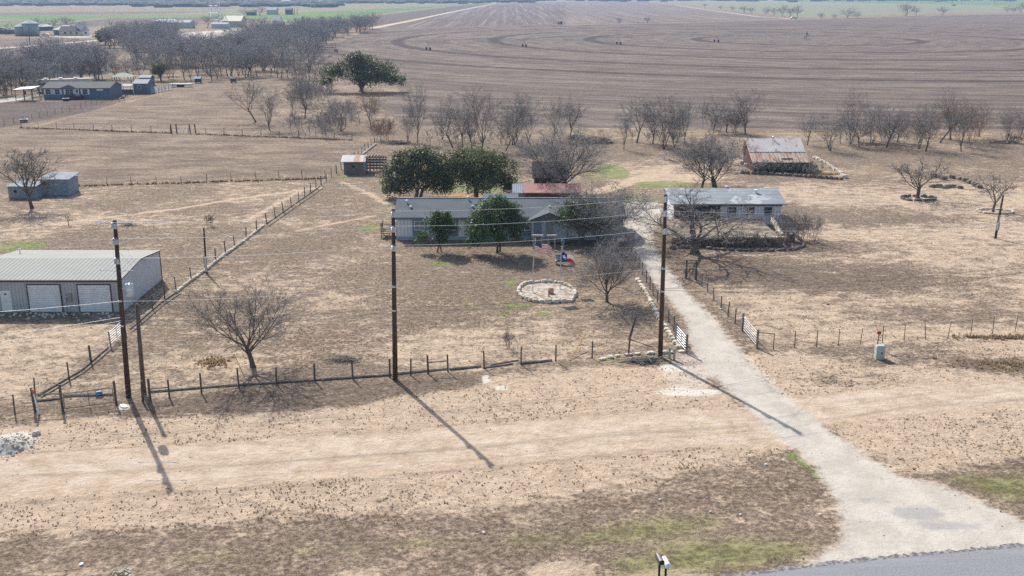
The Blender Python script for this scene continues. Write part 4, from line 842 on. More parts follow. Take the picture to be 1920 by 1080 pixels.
# ------------------------------------------------------------------ trees
def grow(rng, H, W, fork=.25, n=(7, 6, 6, 5), r0=.2, twr=.012, up=.35, lean=(0, 0), wig=.10, stems=1, drop=0.0, spread=1.0, elr=(34, 76)):
    """branching skeleton; returns (trunk mesh, crown mesh)"""
    T, C = MB(), MB()
    def path(p, d, Ln, k, wg, upw):
        pts = [p]
        for i in range(k):
            d = (d + Vector((rng.gauss(0, wg), rng.gauss(0, wg), rng.gauss(0, wg) + upw))).normalized()
            p = p + d * (Ln / k); pts.append(p)
        return pts, d
    def at_(pts, t):
        f = t * (len(pts) - 1); i = min(int(f), len(pts) - 2); return pts[i].lerp(pts[i + 1], f - i), (pts[i + 1] - pts[i]).normalized()
    def side(d, ang, az):
        a = d.orthogonal().normalized(); b = d.cross(a)
        return (d * math.cos(ang) + (a * math.cos(az) + b * math.sin(az)) * math.sin(ang)).normalized()
    def rec(pts, r, Ln, lev):
        if lev >= len(n): return
        c = n[lev]; az = rng.uniform(0, 6)
        for i in range(c):
            t = .22 + .78 * (i + rng.random()) / c; p, d = at_(pts, min(t, .99)); az += 2.4
            dd = side(d, rng.uniform(.45, 1.0), az)
            if p.z > 1 and dd.z < -.25: dd.z *= -.5
            l2 = Ln * rng.uniform(.36, .66) * (1.15 - .55 * t); r2 = max(r * (1 - .65 * t) * .55, twr)
            k = 4 if lev == 1 else (3 if lev == 2 else 2)
            q, _ = path(p, dd, l2, k, wig * 1.5, .07 * up * 2 - drop * .1)
            (T if lev < 2 else C).tube(q, [r2 + (twr - r2) * j / k for j in range(k + 1)] if lev < len(n) - 1 else [r2 * 1.0] * k + [twr * .6], 5 if lev == 1 else (4 if lev == 2 else 3), cap=False)
            rec(q, r2, l2, lev + 1)
    for s in range(stems):
        base = Vector((rng.gauss(0, .35), rng.gauss(0, .35), -.1)) if stems > 1 else Vector((0, 0, -.15))
        d = Vector((lean[0] + (rng.gauss(0, .22) if stems > 1 else 0), lean[1] + (rng.gauss(0, .22) if stems > 1 else 0), 1)).normalized()
        rr0 = r0 * (1 if stems == 1 else rng.uniform(.55, .9)); ft = H * fork * rng.uniform(.9, 1.1)
        tp, d = path(base, d, ft + .15, 4, wig * .5, 0)
        T.tube(tp, [rr0 * 1.5, rr0 * 1.05, rr0, rr0 * .95, rr0 * .85], 8, cap=False)
        m_ = n[0] if stems == 1 else max(2, n[0] // 2); a0_ = rng.uniform(0, 6)
        for i in range(m_):
            az = a0_ + i * 2.4; el = (R(80) if i == 0 else R(rng.uniform(*elr))); v = Vector((math.cos(az) * math.cos(el) * W / 2, math.sin(az) * math.cos(el) * W / 2, math.sin(el) * H * (1 - fork)))
            Ln = v.length * rng.uniform(.88, 1.08) * spread
            t = 1.0 if i < 3 else rng.uniform(.6, 1.0); p, _ = at_(tp, t * .999)
            dirn = (v.normalized() + Vector((math.cos(az), math.sin(az), 0)) * .25).normalized(); dirn = (dirn + Vector((lean[0], lean[1], 0)) * .6).normalized()
            r1 = rr0 * rng.uniform(.34, .52)
            q, _ = path(p, dirn, Ln, 6, wig, up * .16 * (1 - .3 * (i == 0)))
            T.tube(q, [r1 + (twr * 1.4 - r1) * (j / 6) ** .8 for j in range(7)], 6, cap=False)
            rec(q, r1, Ln, 1)
    return T, C
def bare_tree(name, label, px, top, wpx, seed, group=None, twig='twig', bark='bark', cat='bare tree', **k):
    b = P(*px); H = HZ(px[1], top); W = wpx / F_PX * (b.y * math.cos(TILT) + CAM_H * math.sin(TILT))
    T, C = grow(random.Random(seed), H, W, **k)
    zs = max(v[2] for v in C.v); xs = sorted(v[0] for v in C.v); wx = xs[int(len(xs) * .985)] - xs[int(len(xs) * .015)]
    sz, sx = H / zs, W / wx; sx = max(.6, min(1.6, sx))
    for q in (T, C): q.v = [(v[0] * sx, v[1] * sx, v[2] * sz) for v in q.v]
    t = thing(name, label, cat, b, 0, group); T.build('trunk', M[bark], t, True); C.build('crown', M[twig], t); return t
def leaves(rng, blobs, n, size, lo=.55):
    """leaf sprigs in clumps through the shell of several ellipsoids"""
    mb = MB(); tot = sum(b[3] * b[4] for b in blobs)
    for (cx_, cy_, cz_, rx, rz_) in blobs:
        nn = int(n * rx * rz_ / tot); nc = max(6, nn // 42)
        for _ in range(nc):
            while True:
                u = Vector((rng.gauss(0, 1), rng.gauss(0, 1), rng.gauss(0, 1)))
                if u.length > .01: u.normalize(); break
            rad = rng.uniform(lo, 1.03) if rng.random() < .85 else rng.uniform(.1, 1)
            c = Vector((cx_ + u.x * rx * rad, cy_ + u.y * rx * rad, cz_ + u.z * rz_ * rad)); cs = rng.uniform(.5, 1.1) * (.16 * rx + .14)
            for _ in range(42):
                p = c + Vector((rng.gauss(0, cs), rng.gauss(0, cs), rng.gauss(0, cs * .75))); s = size * rng.uniform(.6, 1.4)
                nr = (u * .6 + Vector((rng.gauss(0, .6), rng.gauss(0, .6), rng.gauss(.3, .6)))).normalized()
                a = nr.orthogonal().normalized(); bb_ = nr.cross(a); q = rng.uniform(0, 3.1); a, bb_ = a * math.cos(q) + bb_ * math.sin(q), bb_ * math.cos(q) - a * math.sin(q)
                mb.add([tuple(p + a * s), tuple(p + bb_ * s * .45), tuple(p - a * s), tuple(p - bb_ * s * .45)], [(0, 1, 2, 3)])
    return mb
def green_tree(name, label, px, top, wpx, seed, leaf, blobs, n=9000, size=.13, stems=1, r0=.2, fork=.25, group=None, lo=.5):
    """blobs: (x, y, z, rx, rz) as shares of half-width (x, y, rx) and height (z, rz)"""
    b = P(*px); H = HZ(px[1], top); W = wpx / F_PX * (b.y * math.cos(TILT) + CAM_H * math.sin(TILT)) / 2 * 1.14; rng = random.Random(seed)
    t = thing(name, label, 'evergreen tree', b, 0, group)
    T, C = grow(rng, H * .86, W * 1.75, fork=fork, n=(8, 5, 4), r0=r0, twr=.02, stems=stems)
    T.v.extend([]); k = len(T.v); T.add(C.v, C.f); T.build('trunk', M['bark'], t)
    leaves(rng, [(x * W, y * W, z * H, rx * W, rz_ * H) for x, y, z, rx, rz_ in blobs], n, size, lo).build('crown', M[leaf], t); return t

# nearest bare trees
bare_tree('bare_tree', 'broad-crowned bare tree standing alone in the yard behind the front fence', (475, 688), 512, 190, 11, n=(10, 8, 7, 6), r0=.16, fork=.27, twr=.008, up=.35)
bare_tree('bare_tree', 'bare tree beside the two small tin sheds at the far left', (60, 390), 277, 118, 12, n=(8, 7, 6, 5), r0=.17, fork=.30, twr=.016, wig=.13)
bare_tree('bare_tree', 'thick-trunked bare tree in front of the cottage retaining wall', (1303, 476), 340, 235, 13, n=(8, 7, 6, 5), r0=.30, fork=.27, twr=.015, wig=.14, up=.2)
bare_tree('bare_tree', 'small dense bare tree inside the yard fence near the driveway', (1138, 566), 450, 130, 14, n=(11, 9, 8, 7), r0=.15, fork=.18, twr=.009, up=.25, twig='twiggrey')
bare_tree('bare_tree', 'large grey bare tree rising behind the house and pink-roofed outbuilding', (1048, 368), 228, 165, 15, n=(13, 9, 8, 6), r0=.26, fork=.14, twr=.013, twig='twiggrey', up=.3, elr=(42, 80))
bare_tree('bare_tree', 'wide-spreading bare tree over the right end of the house and the yard gate', (1128, 458), 325, 190, 16, n=(11, 7, 7, 5), r0=.13, fork=.08, twr=.012, stems=4, elr=(40, 84), wig=.16, up=.2, twig='twiggrey')
bare_tree('bare_tree', 'left of the two bare trees behind the cottage roof', (1316, 353), 250, 120, 17, n=(9, 8, 7, 6), r0=.2, fork=.22, twr=.013, twig='twiggrey')
bare_tree('bare_tree', 'right of the two bare trees behind the cottage roof, forked low', (1336, 352), 243, 150, 18, n=(12, 8, 7, 6), r0=.24, fork=.16, twr=.014, stems=2, twig='twiggrey')
bare_tree('bare_tree', 'open-crowned bare tree in a ring of stones in the right pasture', (1720, 371), 292, 100, 19, n=(7, 6, 5, 4), r0=.17, fork=.30, twr=.018, wig=.13, up=.15)
bare_tree('bare_tree', 'bare tree in a pale stone ring near the short pole at the right edge', (1862, 397), 325, 84, 20, n=(6, 6, 5, 4), r0=.14, fork=.28, twr=.016, wig=.12)
bare_tree('sapling', 'tiny bare sapling in the pasture right of the far-left sheds', (129, 422), 396, 16, 21, n=(5, 4, 3), r0=.05, fork=.35, twr=.012, cat='sapling')
bare_tree('bare_shrub', 'small dark upright bush beside the long diagonal fence', (395, 424), 400, 20, 22, n=(6, 5, 5), r0=.04, fork=.1, stems=5, twr=.014, cat='shrub')
bare_tree('bare_shrub', 'small bare bush standing in the front yard behind the fence', (960, 654), 616, 28, 23, n=(6, 5, 4), r0=.03, fork=.1, stems=6, twr=.009, cat='shrub')
# evergreens in the yard
green_tree('evergreen_tree', 'small leaning evergreen in front of the house, leftmost of the yard evergreens', (825, 472), 392, 78, 31, 'leafgreen', [(.05, 0, .62, .5, .28), (.1, 0, .86, .34, .12), (-.68, 0, .36, .34, .12), (.42, .1, .58, .34, .2), (.1, -.1, .32, .30, .12), (-.35, .1, .62, .3, .16)], 6500, .12, 2, .12)
green_tree('evergreen_tree', 'large round bright green tree in front of the middle of the house', (930, 474), 366, 118, 32, 'leafgreen', [(0, 0, .66, .6, .26), (-.52, 0, .50, .38, .2), (.55, 0, .55, .36, .2), (.0, 0, .87, .36, .12), (-.1, -.4, .42, .4, .18), (-.62, 0, .24, .24, .12), (.6, .1, .30, .22, .1), (.3, 0, .78, .3, .14)], 12500, .13, 4, .15)
green_tree('evergreen_tree', 'dark evergreen tangled with bare branches at the right end of the house', (1092, 458), 374, 112, 33, 'leafgreen', [(-.1, .2, .62, .75, .3), (-.5, 0, .72, .4, .16), (.1, .1, .86, .42, .13), (.55, .2, .5, .45, .22)], 3000, .13, 4, .14)
green_tree('live_oak', 'grey-green live oak behind the left end of the house', (785, 372), 277, 128, 34, 'leafoak', [(0, 0, .66, .5, .28), (-.5, 0, .5, .42, .3), (.45, 0, .62, .42, .28), (0, 0, .88, .4, .12), (-.72, .1, .22, .26, .16), (.3, .2, .34, .4, .2), (-.35, -.3, .3, .34, .2), (.7, 0, .36, .24, .18), (-.4, 0, .8, .3, .12)], 17000, .16, 2, .3, .2)
green_tree('live_oak', 'full rounded live oak behind the house, right of the grey-green one', (893, 372), 277, 150, 35, 'leafoak2', [(0, 0, .66, .52, .28), (-.5, 0, .52, .42, .28), (.5, 0, .52, .42, .28), (0, 0, .86, .5, .13), (.1, -.3, .4, .45, .22), (-.36, .1, .78, .34, .15), (-.7, -.1, .26, .22, .16), (.72, -.1, .3, .22, .18), (.42, 0, .8, .28, .12)], 19000, .16, 1, .32, .22)
green_tree('live_oak', 'large dark live oak at the edge of the ploughed field beyond the yard', (678, 172), 97, 145, 36, 'leafoak', [(0, 0, .68, .42, .22), (-.05, 0, .86, .3, .13), (-.58, 0, .56, .34, .18), (.4, 0, .55, .45, .24), (.75, 0, .30, .26, .14), (.15, -.2, .42, .5, .18), (-.75, -.2, .28, .2, .1)], 16000, .26, 3, .5, .2)
# grove row behind the house and further right: explicit trees
ROW = [(640, 246, 188, 50, .3, 'curved pale-barked bare tree at the left end of the row behind the house'), (697, 243, 168, 46, 0, 'bare tree below the large dark live oak, left of the reddish thicket'),
 (783, 268, 158, 44, 0, 'tall narrow bare tree with ivy-dark top left of the grove behind the house'), (765, 266, 200, 30, 0, 'thin bare tree just left of the tall narrow one'), (828, 262, 190, 36, 0, 'slim bare tree in the grove, right of the tall narrow one'),
 (849, 277, 178, 60, -.3, 'bare tree leaning left in the grove directly behind the live oaks'), (868, 276, 190, 46, 0, 'bare tree in the grove just left of the rust-tinted one'), (903, 283, 162, 84, 0, 'tall bare tree with a rust-tinted top in the grove behind the live oaks'),
 (884, 277, 200, 40, .1, 'thin dark bare tree pressed against the rust-tinted one'), (948, 283, 210, 50, .35, 'bare tree with a bent trunk right of the rust-tinted one'), (964, 272, 175, 80, -.15, 'dark wide-armed bare tree at the right end of the grove'),
 (992, 268, 182, 56, 0, 'greyish bare tree behind the wide-armed dark one'), (1040, 262, 180, 60, 0, 'upright bare tree rising left of the gap behind the large grey tree'), (1070, 262, 176, 60, .1, 'upright bare tree rising right of its twin behind the large grey tree'),
 (1170, 281, 205, 40, .1, 'bare tree with a V-shaped trunk at the left end of the clump beyond the drive'), (1194, 267, 183, 64, 0, 'straight bare tree, second from the left in the clump beyond the drive'), (1224, 270, 190, 50, 0, 'slim bare tree, third from the left in the clump beyond the drive'),
 (1246, 279, 180, 70, -.1, 'thick bare tree, middle of the clump beyond the drive'), (1262, 277, 184, 60, 0, 'bare tree just right of the thickest one in the clump beyond the drive'), (1284, 270, 188, 60, .1, 'bare tree at the right end of the clump beyond the drive'),
 (1338, 243, 178, 56, 0, 'mistletoe-dotted bare tree behind the paired trees'), (1397, 252, 168, 66, 0, 'tall dark bare tree rising directly left of the barn roof'), (1362, 248, 200, 50, 0, 'low bushy bare tree between the mistletoe-dotted and the tall dark one'),
 (1514, 272, 212, 44, 0, 'lone bare tree right behind the barn roof'), (1555, 283, 212, 56, 0, 'bare tree at the left end of the long right-hand row'), (1592, 270, 168, 56, 0, 'tallest bare tree toward the left of the right-hand row'),
 (1575, 270, 210, 40, 0, 'thin bare tree between the left-end one and the tallest in the right-hand row'), (1611, 276, 212, 56, .1, 'short bare tree right of the tallest in the right-hand row'), (1634, 270, 195, 46, .4, 'white dead tree leaning right in the right-hand row'),
 (1662, 277, 198, 60, .2, 'bare tree leaning right beyond the white dead one'), (1683, 267, 205, 50, 0, 'bare tree behind the one leaning right beyond the white dead one'), (1724, 279, 196, 46, 0, 'left one of two straight thin-trunked trees in the right-hand row'),
 (1735, 283, 198, 60, 0, 'right one of two straight thin-trunked trees in the right-hand row'), (1762, 268, 166, 80, .35, 'tall bare tree slanting right with a rust-tinted haze of twigs behind'), (1782, 262, 185, 60, 0, 'bushy reddish bare tree behind the tall slanting one'),
 (1802, 284, 200, 56, 0, 'straight bare tree in front near the right end of the right-hand row'), (1836, 256, 195, 50, 0, 'bare tree with many slim stems near the right end of the row'), (1888, 266, 202, 40, .1, 'broken-topped dark bare tree alone at the far right of the row'),
 (1915, 262, 205, 40, 0, 'bare tree cut by the right edge of the photo behind the broken-topped one')]
protos = []
for s in range(9):
    T, C = grow(random.Random(100 + s), 10, 8, fork=(.18, .28, .22, .12, .3, .2, .25, .15, .3)[s], n=((8, 7, 6, 5), (7, 7, 6, 5), (10, 7, 6, 4))[s % 3], r0=.16, elr=((40, 82), (50, 84), (34, 78))[s % 3], twr=.012, wig=.15, up=(.25, .4, .1)[s % 3], lean=((s in (4, 7)) * .3, 0), stems=(1, 1, 1, 3, 1, 2, 1, 3, 1)[s])
    zt = max(v[2] for v in C.v)
    for q in (T, C): q.v = [(v[0], v[1], v[2] * 10 / zt) for v in q.v]
    xs = sorted(v[0] for v in C.v); protos.append((T.mesh('trunk', M['bark'], True), C.mesh('crown', M['twiggrey']), xs[int(len(xs) * .98)] - xs[int(len(xs) * .02)]))
protos_far = []
for s in range(6):
    T, C = grow(random.Random(200 + s), 10, 9, fork=(.3, .2, .15)[s % 3], n=(8, 6, 6, 3), r0=.15, twr=.024, wig=.15, up=.25, stems=1 if s % 2 else 2)
    zt = max(v[2] for v in C.v)
    for q in (T, C): q.v = [(v[0], v[1], v[2] * 10 / zt) for v in q.v]
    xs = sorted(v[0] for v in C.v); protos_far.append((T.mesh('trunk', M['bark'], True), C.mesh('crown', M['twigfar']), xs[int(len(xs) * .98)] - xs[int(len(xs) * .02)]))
def crown_mat(me, key):
    m_ = me.copy(); m_.materials[0] = M[key]; return m_
redm = [crown_mat(p[1], 'twigred') for p in protos[:3]]; palem = crown_mat(protos[4][1], 'leafsage')
def place(pr, name, label, px, top, wpx, rz, group=None, cm=None, cat='bare tree', lean=0):
    b = P(*px); H = HZ(px[1], top); W = wpx / F_PX * (b.y * math.cos(TILT) + CAM_H * math.sin(TILT))
    t = thing(name, label, cat, b, 0, group); sx = max(.5, min(1.9, W / pr[2] / (H / 10))) * H / 10
    for nm, me_ in (('trunk', pr[0]), ('crown', cm or pr[1])):
        o = link(nm, me_, t); o.rotation_euler.z = rz if not lean else (0 if lean > 0 else math.pi); o.scale = (sx, sx, H / 10)
    return t
rng = random.Random(77)
for i, (x_, y_, tp, wd, ln, lab) in enumerate(ROW):
    k = (4 if abs(ln) > .25 and i % 2 else 7) if abs(ln) > .25 else (0, 1, 2, 3, 5, 6, 8)[i % 7]
    red = 'rust-tinted top' in lab or 'reddish' in lab
    place(protos[k], 'bare_tree', lab, (x_, y_), tp - (y_ - tp) * .08, wd * 1.05, rng.uniform(0, 6), cm=redm[0] if red and k != 0 else (protos[0][1] if 'x' == lab else (palem if 'white dead' in lab and k == 4 else None)), lean=ln if abs(ln) > .25 else 0)
# undergrowth thickets
def thicket(name, label, px, top, wpx, seed, twig, n=12, cat='thicket', twr=.02, depth=1.0):
    b = P(*px); H = HZ(px[1], top); W = wpx / F_PX * (b.y * math.cos(TILT) + CAM_H * math.sin(TILT)); rng = random.Random(seed); mb = MB()
    for _ in range(n):
        T, C = grow(rng, H * rng.uniform(.6, 1), H * .9, fork=.12, n=(5, 5, 4), r0=.05, twr=twr, stems=2); ox, oy = rng.uniform(-.42, .42) * W, rng.gauss(0, depth)
        for q in (T, C): mb.add([(v[0] + ox, v[1] + oy, v[2]) for v in q.v], q.f)
    t = mb.build(name, M[twig], loc=b); return tag(t, label, cat)
thicket('thicket', 'rust-brown thicket of stems left of the live oaks, below the dark far oak', (722, 263), 214, 44, 41, 'twigred', 8)
thicket('thicket', 'low grey brush between the trunks of the grove behind the live oaks', (880, 268), 236, 190, 42, 'twiggrey', 16, depth=3)
thicket('thicket', 'low brush between the trunks of the clump beyond the drive', (1235, 268), 240, 120, 43, 'twiggrey', 10, depth=2)
thicket('thicket', 'tangled brush beside the tall dark tree left of the barn', (1365, 250), 205, 90, 44, 'twig', 12, depth=3)
thicket('thicket', 'dense grey brush filling the middle of the right-hand tree row', (1650, 270), 228, 190, 45, 'twiggrey', 18, depth=3)
thicket('thicket', 'reddish brush behind the slanting tree of the right-hand row', (1775, 262), 195, 130, 46, 'twigred', 14, depth=4)
thicket('thicket', 'fallen limbs and brush by the broken-topped tree at the far right', (1900, 268), 248, 50, 47, 'twig', 5, depth=1)
thicket('thicket', 'bushy bare hedge at the right end of the cottage', (1492, 448), 394, 80, 48, 'twig', 16, twr=.012, depth=1.6)
thicket('thicket', 'grey scrub under the bare trees right of the brown pasture', (590, 248), 210, 120, 49, 'twiggrey', 20, depth=6)
thicket('thicket', 'grey brush below the large dark oak, left of the rust-brown thicket', (655, 222), 190, 110, 61, 'twiggrey', 16, depth=8)
thicket('thicket', 'dense grey brush climbing the bank between the creek wood and the dark oak', (585, 195), 140, 70, 62, 'twiggrey', 16, twr=.03, depth=10)
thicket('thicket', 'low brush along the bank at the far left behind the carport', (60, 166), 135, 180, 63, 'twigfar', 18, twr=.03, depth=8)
thicket('thicket', 'grey shrubs under the wide bare tree along the yard fence', (1160, 472), 425, 70, 50, 'twiggrey', 7, twr=.013, depth=1.5)
for px_, tp, lab in ((1362, 412, 'leftmost'), (1394, 408, 'second from left'), (1425, 405, 'third from left'), (1462, 412, 'rightmost')):
    thicket('crepe_myrtle', 'vase-shaped bare crepe myrtle before the cottage wall, %s of four' % lab, (px_, 464), tp + 20, 26, px_, 'twig', 3, cat='shrub', twr=.012, depth=.2)
for px_, y_, lab in ((1424, 324, 'dull grey twiggy shrub at the left front of the barn'), (1456, 324, 'pale sage shrub left of the barn door'), (1498, 324, 'pale sage shrub right of the barn door'), (1516, 323, 'smaller pale shrub at the barn\'s right front corner')):
    thicket('sage_shrub', lab, (px_, y_), 302, 36 if px_ < 1510 else 24, px_, 'leafsage' if px_ > 1430 else 'twiggrey', 9, cat='shrub', twr=.03, depth=.5)
thicket('thicket', 'low dry brush growing on the raised terrace before the cottage porch', (1320, 440), 416, 100, 71, 'twig', 9, twr=.012, depth=1.2)
thicket('thicket', 'grey shrub against the cottage wall below the middle window', (1410, 432), 404, 44, 72, 'twiggrey', 6, twr=.012, depth=.5)
# left middle distance trees
LM = [(480, 229, 132, 76, -.3, 'dark crooked bare tree leaning left at the edge of the brown pasture'), (505, 244, 158, 64, 0, 'grey bare tree with a stump-like base right of the crooked leaning one'), (572, 222, 128, 60, 0, 'bare tree with dark trunk at the right edge of the brown pasture'),
      (556, 168, 98, 56, 0, 'dark bare tree between the creek wood and the large dark oak'), (548, 218, 160, 40, .3, 'thin bare tree in the scrub right of the pasture')]
for i, (x_, y_, tp, wd, ln, lab) in enumerate(LM): place(protos[(4, 0, 2, 6, 7)[i]], 'bare_tree', lab, (x_, y_), tp, wd, i * 1.3, lean=ln)
CR = [(303, 152, 110, 34), (346, 150, 97, 44), (397, 152, 112, 40), (436, 148, 100, 36), (448, 147, 108, 34), (520, 147, 96, 44), (528, 148, 100, 36), (325, 151, 108, 36), (285, 150, 104, 36), (262, 149, 102, 36), (240, 148, 98, 36), (215, 149, 104, 34), (372, 146, 96, 40), (415, 144, 94, 40), (470, 142, 92, 40), (495, 140, 90, 42),
      (14, 178, 108, 40), (48, 176, 100, 46), (70, 152, 96, 34), (88, 150, 112, 40), (112, 150, 118, 30), (140, 152, 116, 40), (170, 150, 108, 34), (192, 148, 104, 36), (-20, 180, 104, 44), (30, 165, 100, 40), (580, 150, 104, 44), (600, 140, 100, 40), (605, 168, 118, 40), (0, 172, 110, 40), (22, 176, 118, 36), (60, 168, 112, 40), (-8, 160, 100, 40), (16, 156, 98, 36), (36, 158, 104, 36), (98, 154, 118, 34), (126, 154, 122, 30), (155, 152, 112, 34), (182, 152, 116, 30), (226, 150, 110, 32), (250, 152, 112, 32), (315, 148, 98, 34), (358, 150, 108, 34), (408, 148, 102, 34), (460, 146, 98, 36), (483, 145, 96, 36), (508, 143, 94, 36), (540, 145, 98, 36), (565, 150, 104, 36)]
ORD = ['leftmost', 'second', 'third', 'fourth', 'fifth', 'sixth', 'seventh', 'eighth', 'ninth', 'tenth', 'eleventh', 'twelfth', 'thirteenth', 'fourteenth', 'fifteenth', 'sixteenth', 'seventeenth', 'eighteenth', 'nineteenth', 'twentieth', 'twenty-first', 'twenty-second', 'twenty-third', 'twenty-fourth', 'twenty-fifth', 'twenty-sixth', 'twenty-seventh', 'twenty-eighth', 'twenty-ninth', 'thirtieth', 'thirty-first', 'thirty-second']
CR.sort()
def gl_(i):
    k = sum(c[0] < 210 for c in CR); o = ORD[i] if i < k else ORD[i - k]; w_ = o if o == 'leftmost' else o + ' from left'
    return 'bare creekside tree behind the manufactured home, %s' % w_ if i < k else 'bare creekside tree beyond the brown pasture and sheds, %s' % w_
for i, (x_, y_, tp, wd) in enumerate(CR): place(protos[(0, 1, 2, 5, 6, 8)[i % 6]], 'bare_tree', gl_(i), (x_, y_), tp, wd, i * 1.7, 'creekside trees behind the manufactured home')
for px_, lab in (((303, 151, 114, 34), 'dark evergreen-looking tree in the creekside line right of the sheds'),):
    pass
green_tree('ivy_clad_tree', 'round olive-green tree in the creekside line right of the small slate-blue sheds', (302, 152), 108, 36, 51, 'leafoak2', [(0, 0, .62, .8, .28), (-.3, 0, .45, .6, .2)], 2600, .22, 1, .25)
green_tree('cedar', 'small rounded dark evergreen at the left end of the far wood', (198, 84), 52, 42, 52, 'leafoak', [(0, 0, .6, .8, .32), (-.3, 0, .4, .6, .25)], 2200, .5, 1, .4)
# the wood along the creek
rng = random.Random(8); gw = 'bare tree among many in the dense grey wood along the creek'
WOODS = ([(205, 92), (330, 105), (335, 88), (320, 74), (200, 76)], 62, 26, 30), ([(290, 142), (600, 146), (600, 118), (560, 96), (480, 92), (420, 98), (330, 105), (240, 104), (250, 130)], 78, 30, 34), ([(480, 92), (565, 100), (640, 78), (700, 56), (690, 50), (560, 68), (470, 74)], 100, 24, 26), ([(-60, 188), (50, 184), (190, 152), (200, 128), (60, 132), (-60, 140)], 40, 0, 1)
def inside(p, poly):
    c = False
    for i in range(len(poly)):
        (x0, y0), (x1, y1) = poly[i - 1], poly[i]
        if (y0 > p[1]) != (y1 > p[1]) and p[0] < (x1 - x0) * (p[1] - y0) / (y1 - y0) + x0: c = not c
    return c
for poly, cnt, hgt_, wd in WOODS:
    xs = [p[0] for p in poly]; ys = [p[1] for p in poly]; k = 0; wp = [tuple(P(*p))[:2] for p in poly]
    X0, X1, Y0, Y1 = min(p[0] for p in wp), max(p[0] for p in wp), min(p[1] for p in wp), max(p[1] for p in wp)
    lab_, grp_ = (gw, 'bare trees of the creek wood') if wd > 1 else ('bare tree deep in the hazy wood at the left edge behind the carport and house', 'bare trees of the left-edge wood')
    while k < cnt:
        q = (rng.uniform(X0, X1), rng.uniform(Y0, Y1))
        if not inside(q, wp): continue
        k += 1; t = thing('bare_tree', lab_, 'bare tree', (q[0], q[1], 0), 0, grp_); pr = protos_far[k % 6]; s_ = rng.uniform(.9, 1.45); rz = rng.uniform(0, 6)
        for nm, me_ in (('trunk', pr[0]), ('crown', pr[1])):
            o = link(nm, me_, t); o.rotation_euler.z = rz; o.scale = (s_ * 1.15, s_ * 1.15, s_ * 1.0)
# far lone trees: (x, ybase, ytop, width, label)
FT = [(1322, 15, 5, 12, 'tiny round tree at the left end of the hedgerow at the top right'), (1351, 18, 10, 9, 'smallest round tree of the top-right hedgerow, second from the left'), (1372, 20, 11, 14, 'low dark tree in the top-right hedgerow, third from the left'), (1396, 25, 10, 20, 'bushy tree left in the double clump of the top-right hedgerow'), (1408, 25, 12, 18, 'bushy tree right in the double clump of the top-right hedgerow'),
      (1436, 28, 9, 18, 'tree at the left of the tallest clump in the top-right hedgerow'), (1452, 30, 14, 18, 'lowest tree inside the tallest clump in the top-right hedgerow'), (1467, 31, 8, 20, 'dark tree in the middle of the tallest clump in the top-right hedgerow'), (1480, 32, 13, 16, 'tree between the two tallest of the hedgerow clump'), (1496, 33, 8, 22, 'tree at the right end of the tallest clump in the top-right hedgerow'),
      (1539, 35, 22, 18, 'low pale round tree right of the hedgerow clump'), (1589, 34, 10, 34, 'spreading bare tree on the field edge between two low bushes'), (1565, 35, 26, 18, 'low bush left of the spreading field-edge tree'), (1608, 34, 24, 16, 'low bush right of the spreading field-edge tree'),
      (1697, 30, 4, 36, 'largest bare tree on the field edge at the top right'), (1718, 29, 13, 18, 'smaller tree touching the largest one on the field edge'), (1767, 28, 10, 26, 'round bare tree on the field edge, alone right of the largest'), (1888, 24, 7, 18, 'bare tree near the top right corner, left of two'), (1901, 24, 14, 12, 'low bush between the two trees near the top right corner'), (1914, 24, 4, 22, 'bare tree at the top right corner of the photo'),
      (1160, 45, 32, 11, 'left of two small round trees alone in the ploughed field'), (1215, 44, 30, 15, 'right of two small round trees alone in the ploughed field'), (1196, 44, 40, 9, 'low dark bush between the two small trees in the ploughed field'),
      (12, 65, 38, 40, 'bare tree left of the two grain bins'), (74, 60, 30, 28, 'bare tree directly behind the right grain bin'), (100, 56, 33, 26, 'bare tree behind the left part of the far farmhouse'), (124, 54, 29, 26, 'tall bare tree behind the middle of the far farmhouse'), (158, 55, 38, 30, 'wide bare tree behind the right end of the far farmhouse'),
      (68, 65, 55, 24, 'dark low tree between the grain bin and the far farmhouse'), (252, 50, 36, 26, 'bare tree left of the long white far barn'), (275, 50, 35, 28, 'bare tree standing at the left end of the long white far barn'), (365, 54, 37, 28, 'rounded tree at the right end of the long white far barn'), (389, 52, 26, 22, 'tall dark tree left of the lattice tower'), (411, 44, 25, 30, 'tall dark tree at the foot of the lattice tower'),
      (428, 52, 40, 16, 'low tree before the cream far building'), (458, 28, 13, 22, 'lone round tree in the far green field, left of two'), (488, 30, 12, 30, 'lone wide tree in the far green field, right of two'), (452, 50, 28, 26, 'bare tree left of the white gabled farm building'), (472, 52, 30, 28, 'bare tree just left of the white gabled farm building'), (495, 52, 32, 26, 'bare tree touching the white gabled farm building'),
      (542, 46, 38, 15, 'small dark round tree right of the white gabled farm building'), (340, 63, 57, 14, 'low dark green bush in the far farmyard')]
for i, (x_, y_, tp, wd, lab) in enumerate(FT): place(protos_far[i % 6], 'far_tree', lab, (x_, y_), tp, wd * 1.1, i * 1.1, cat='tree')
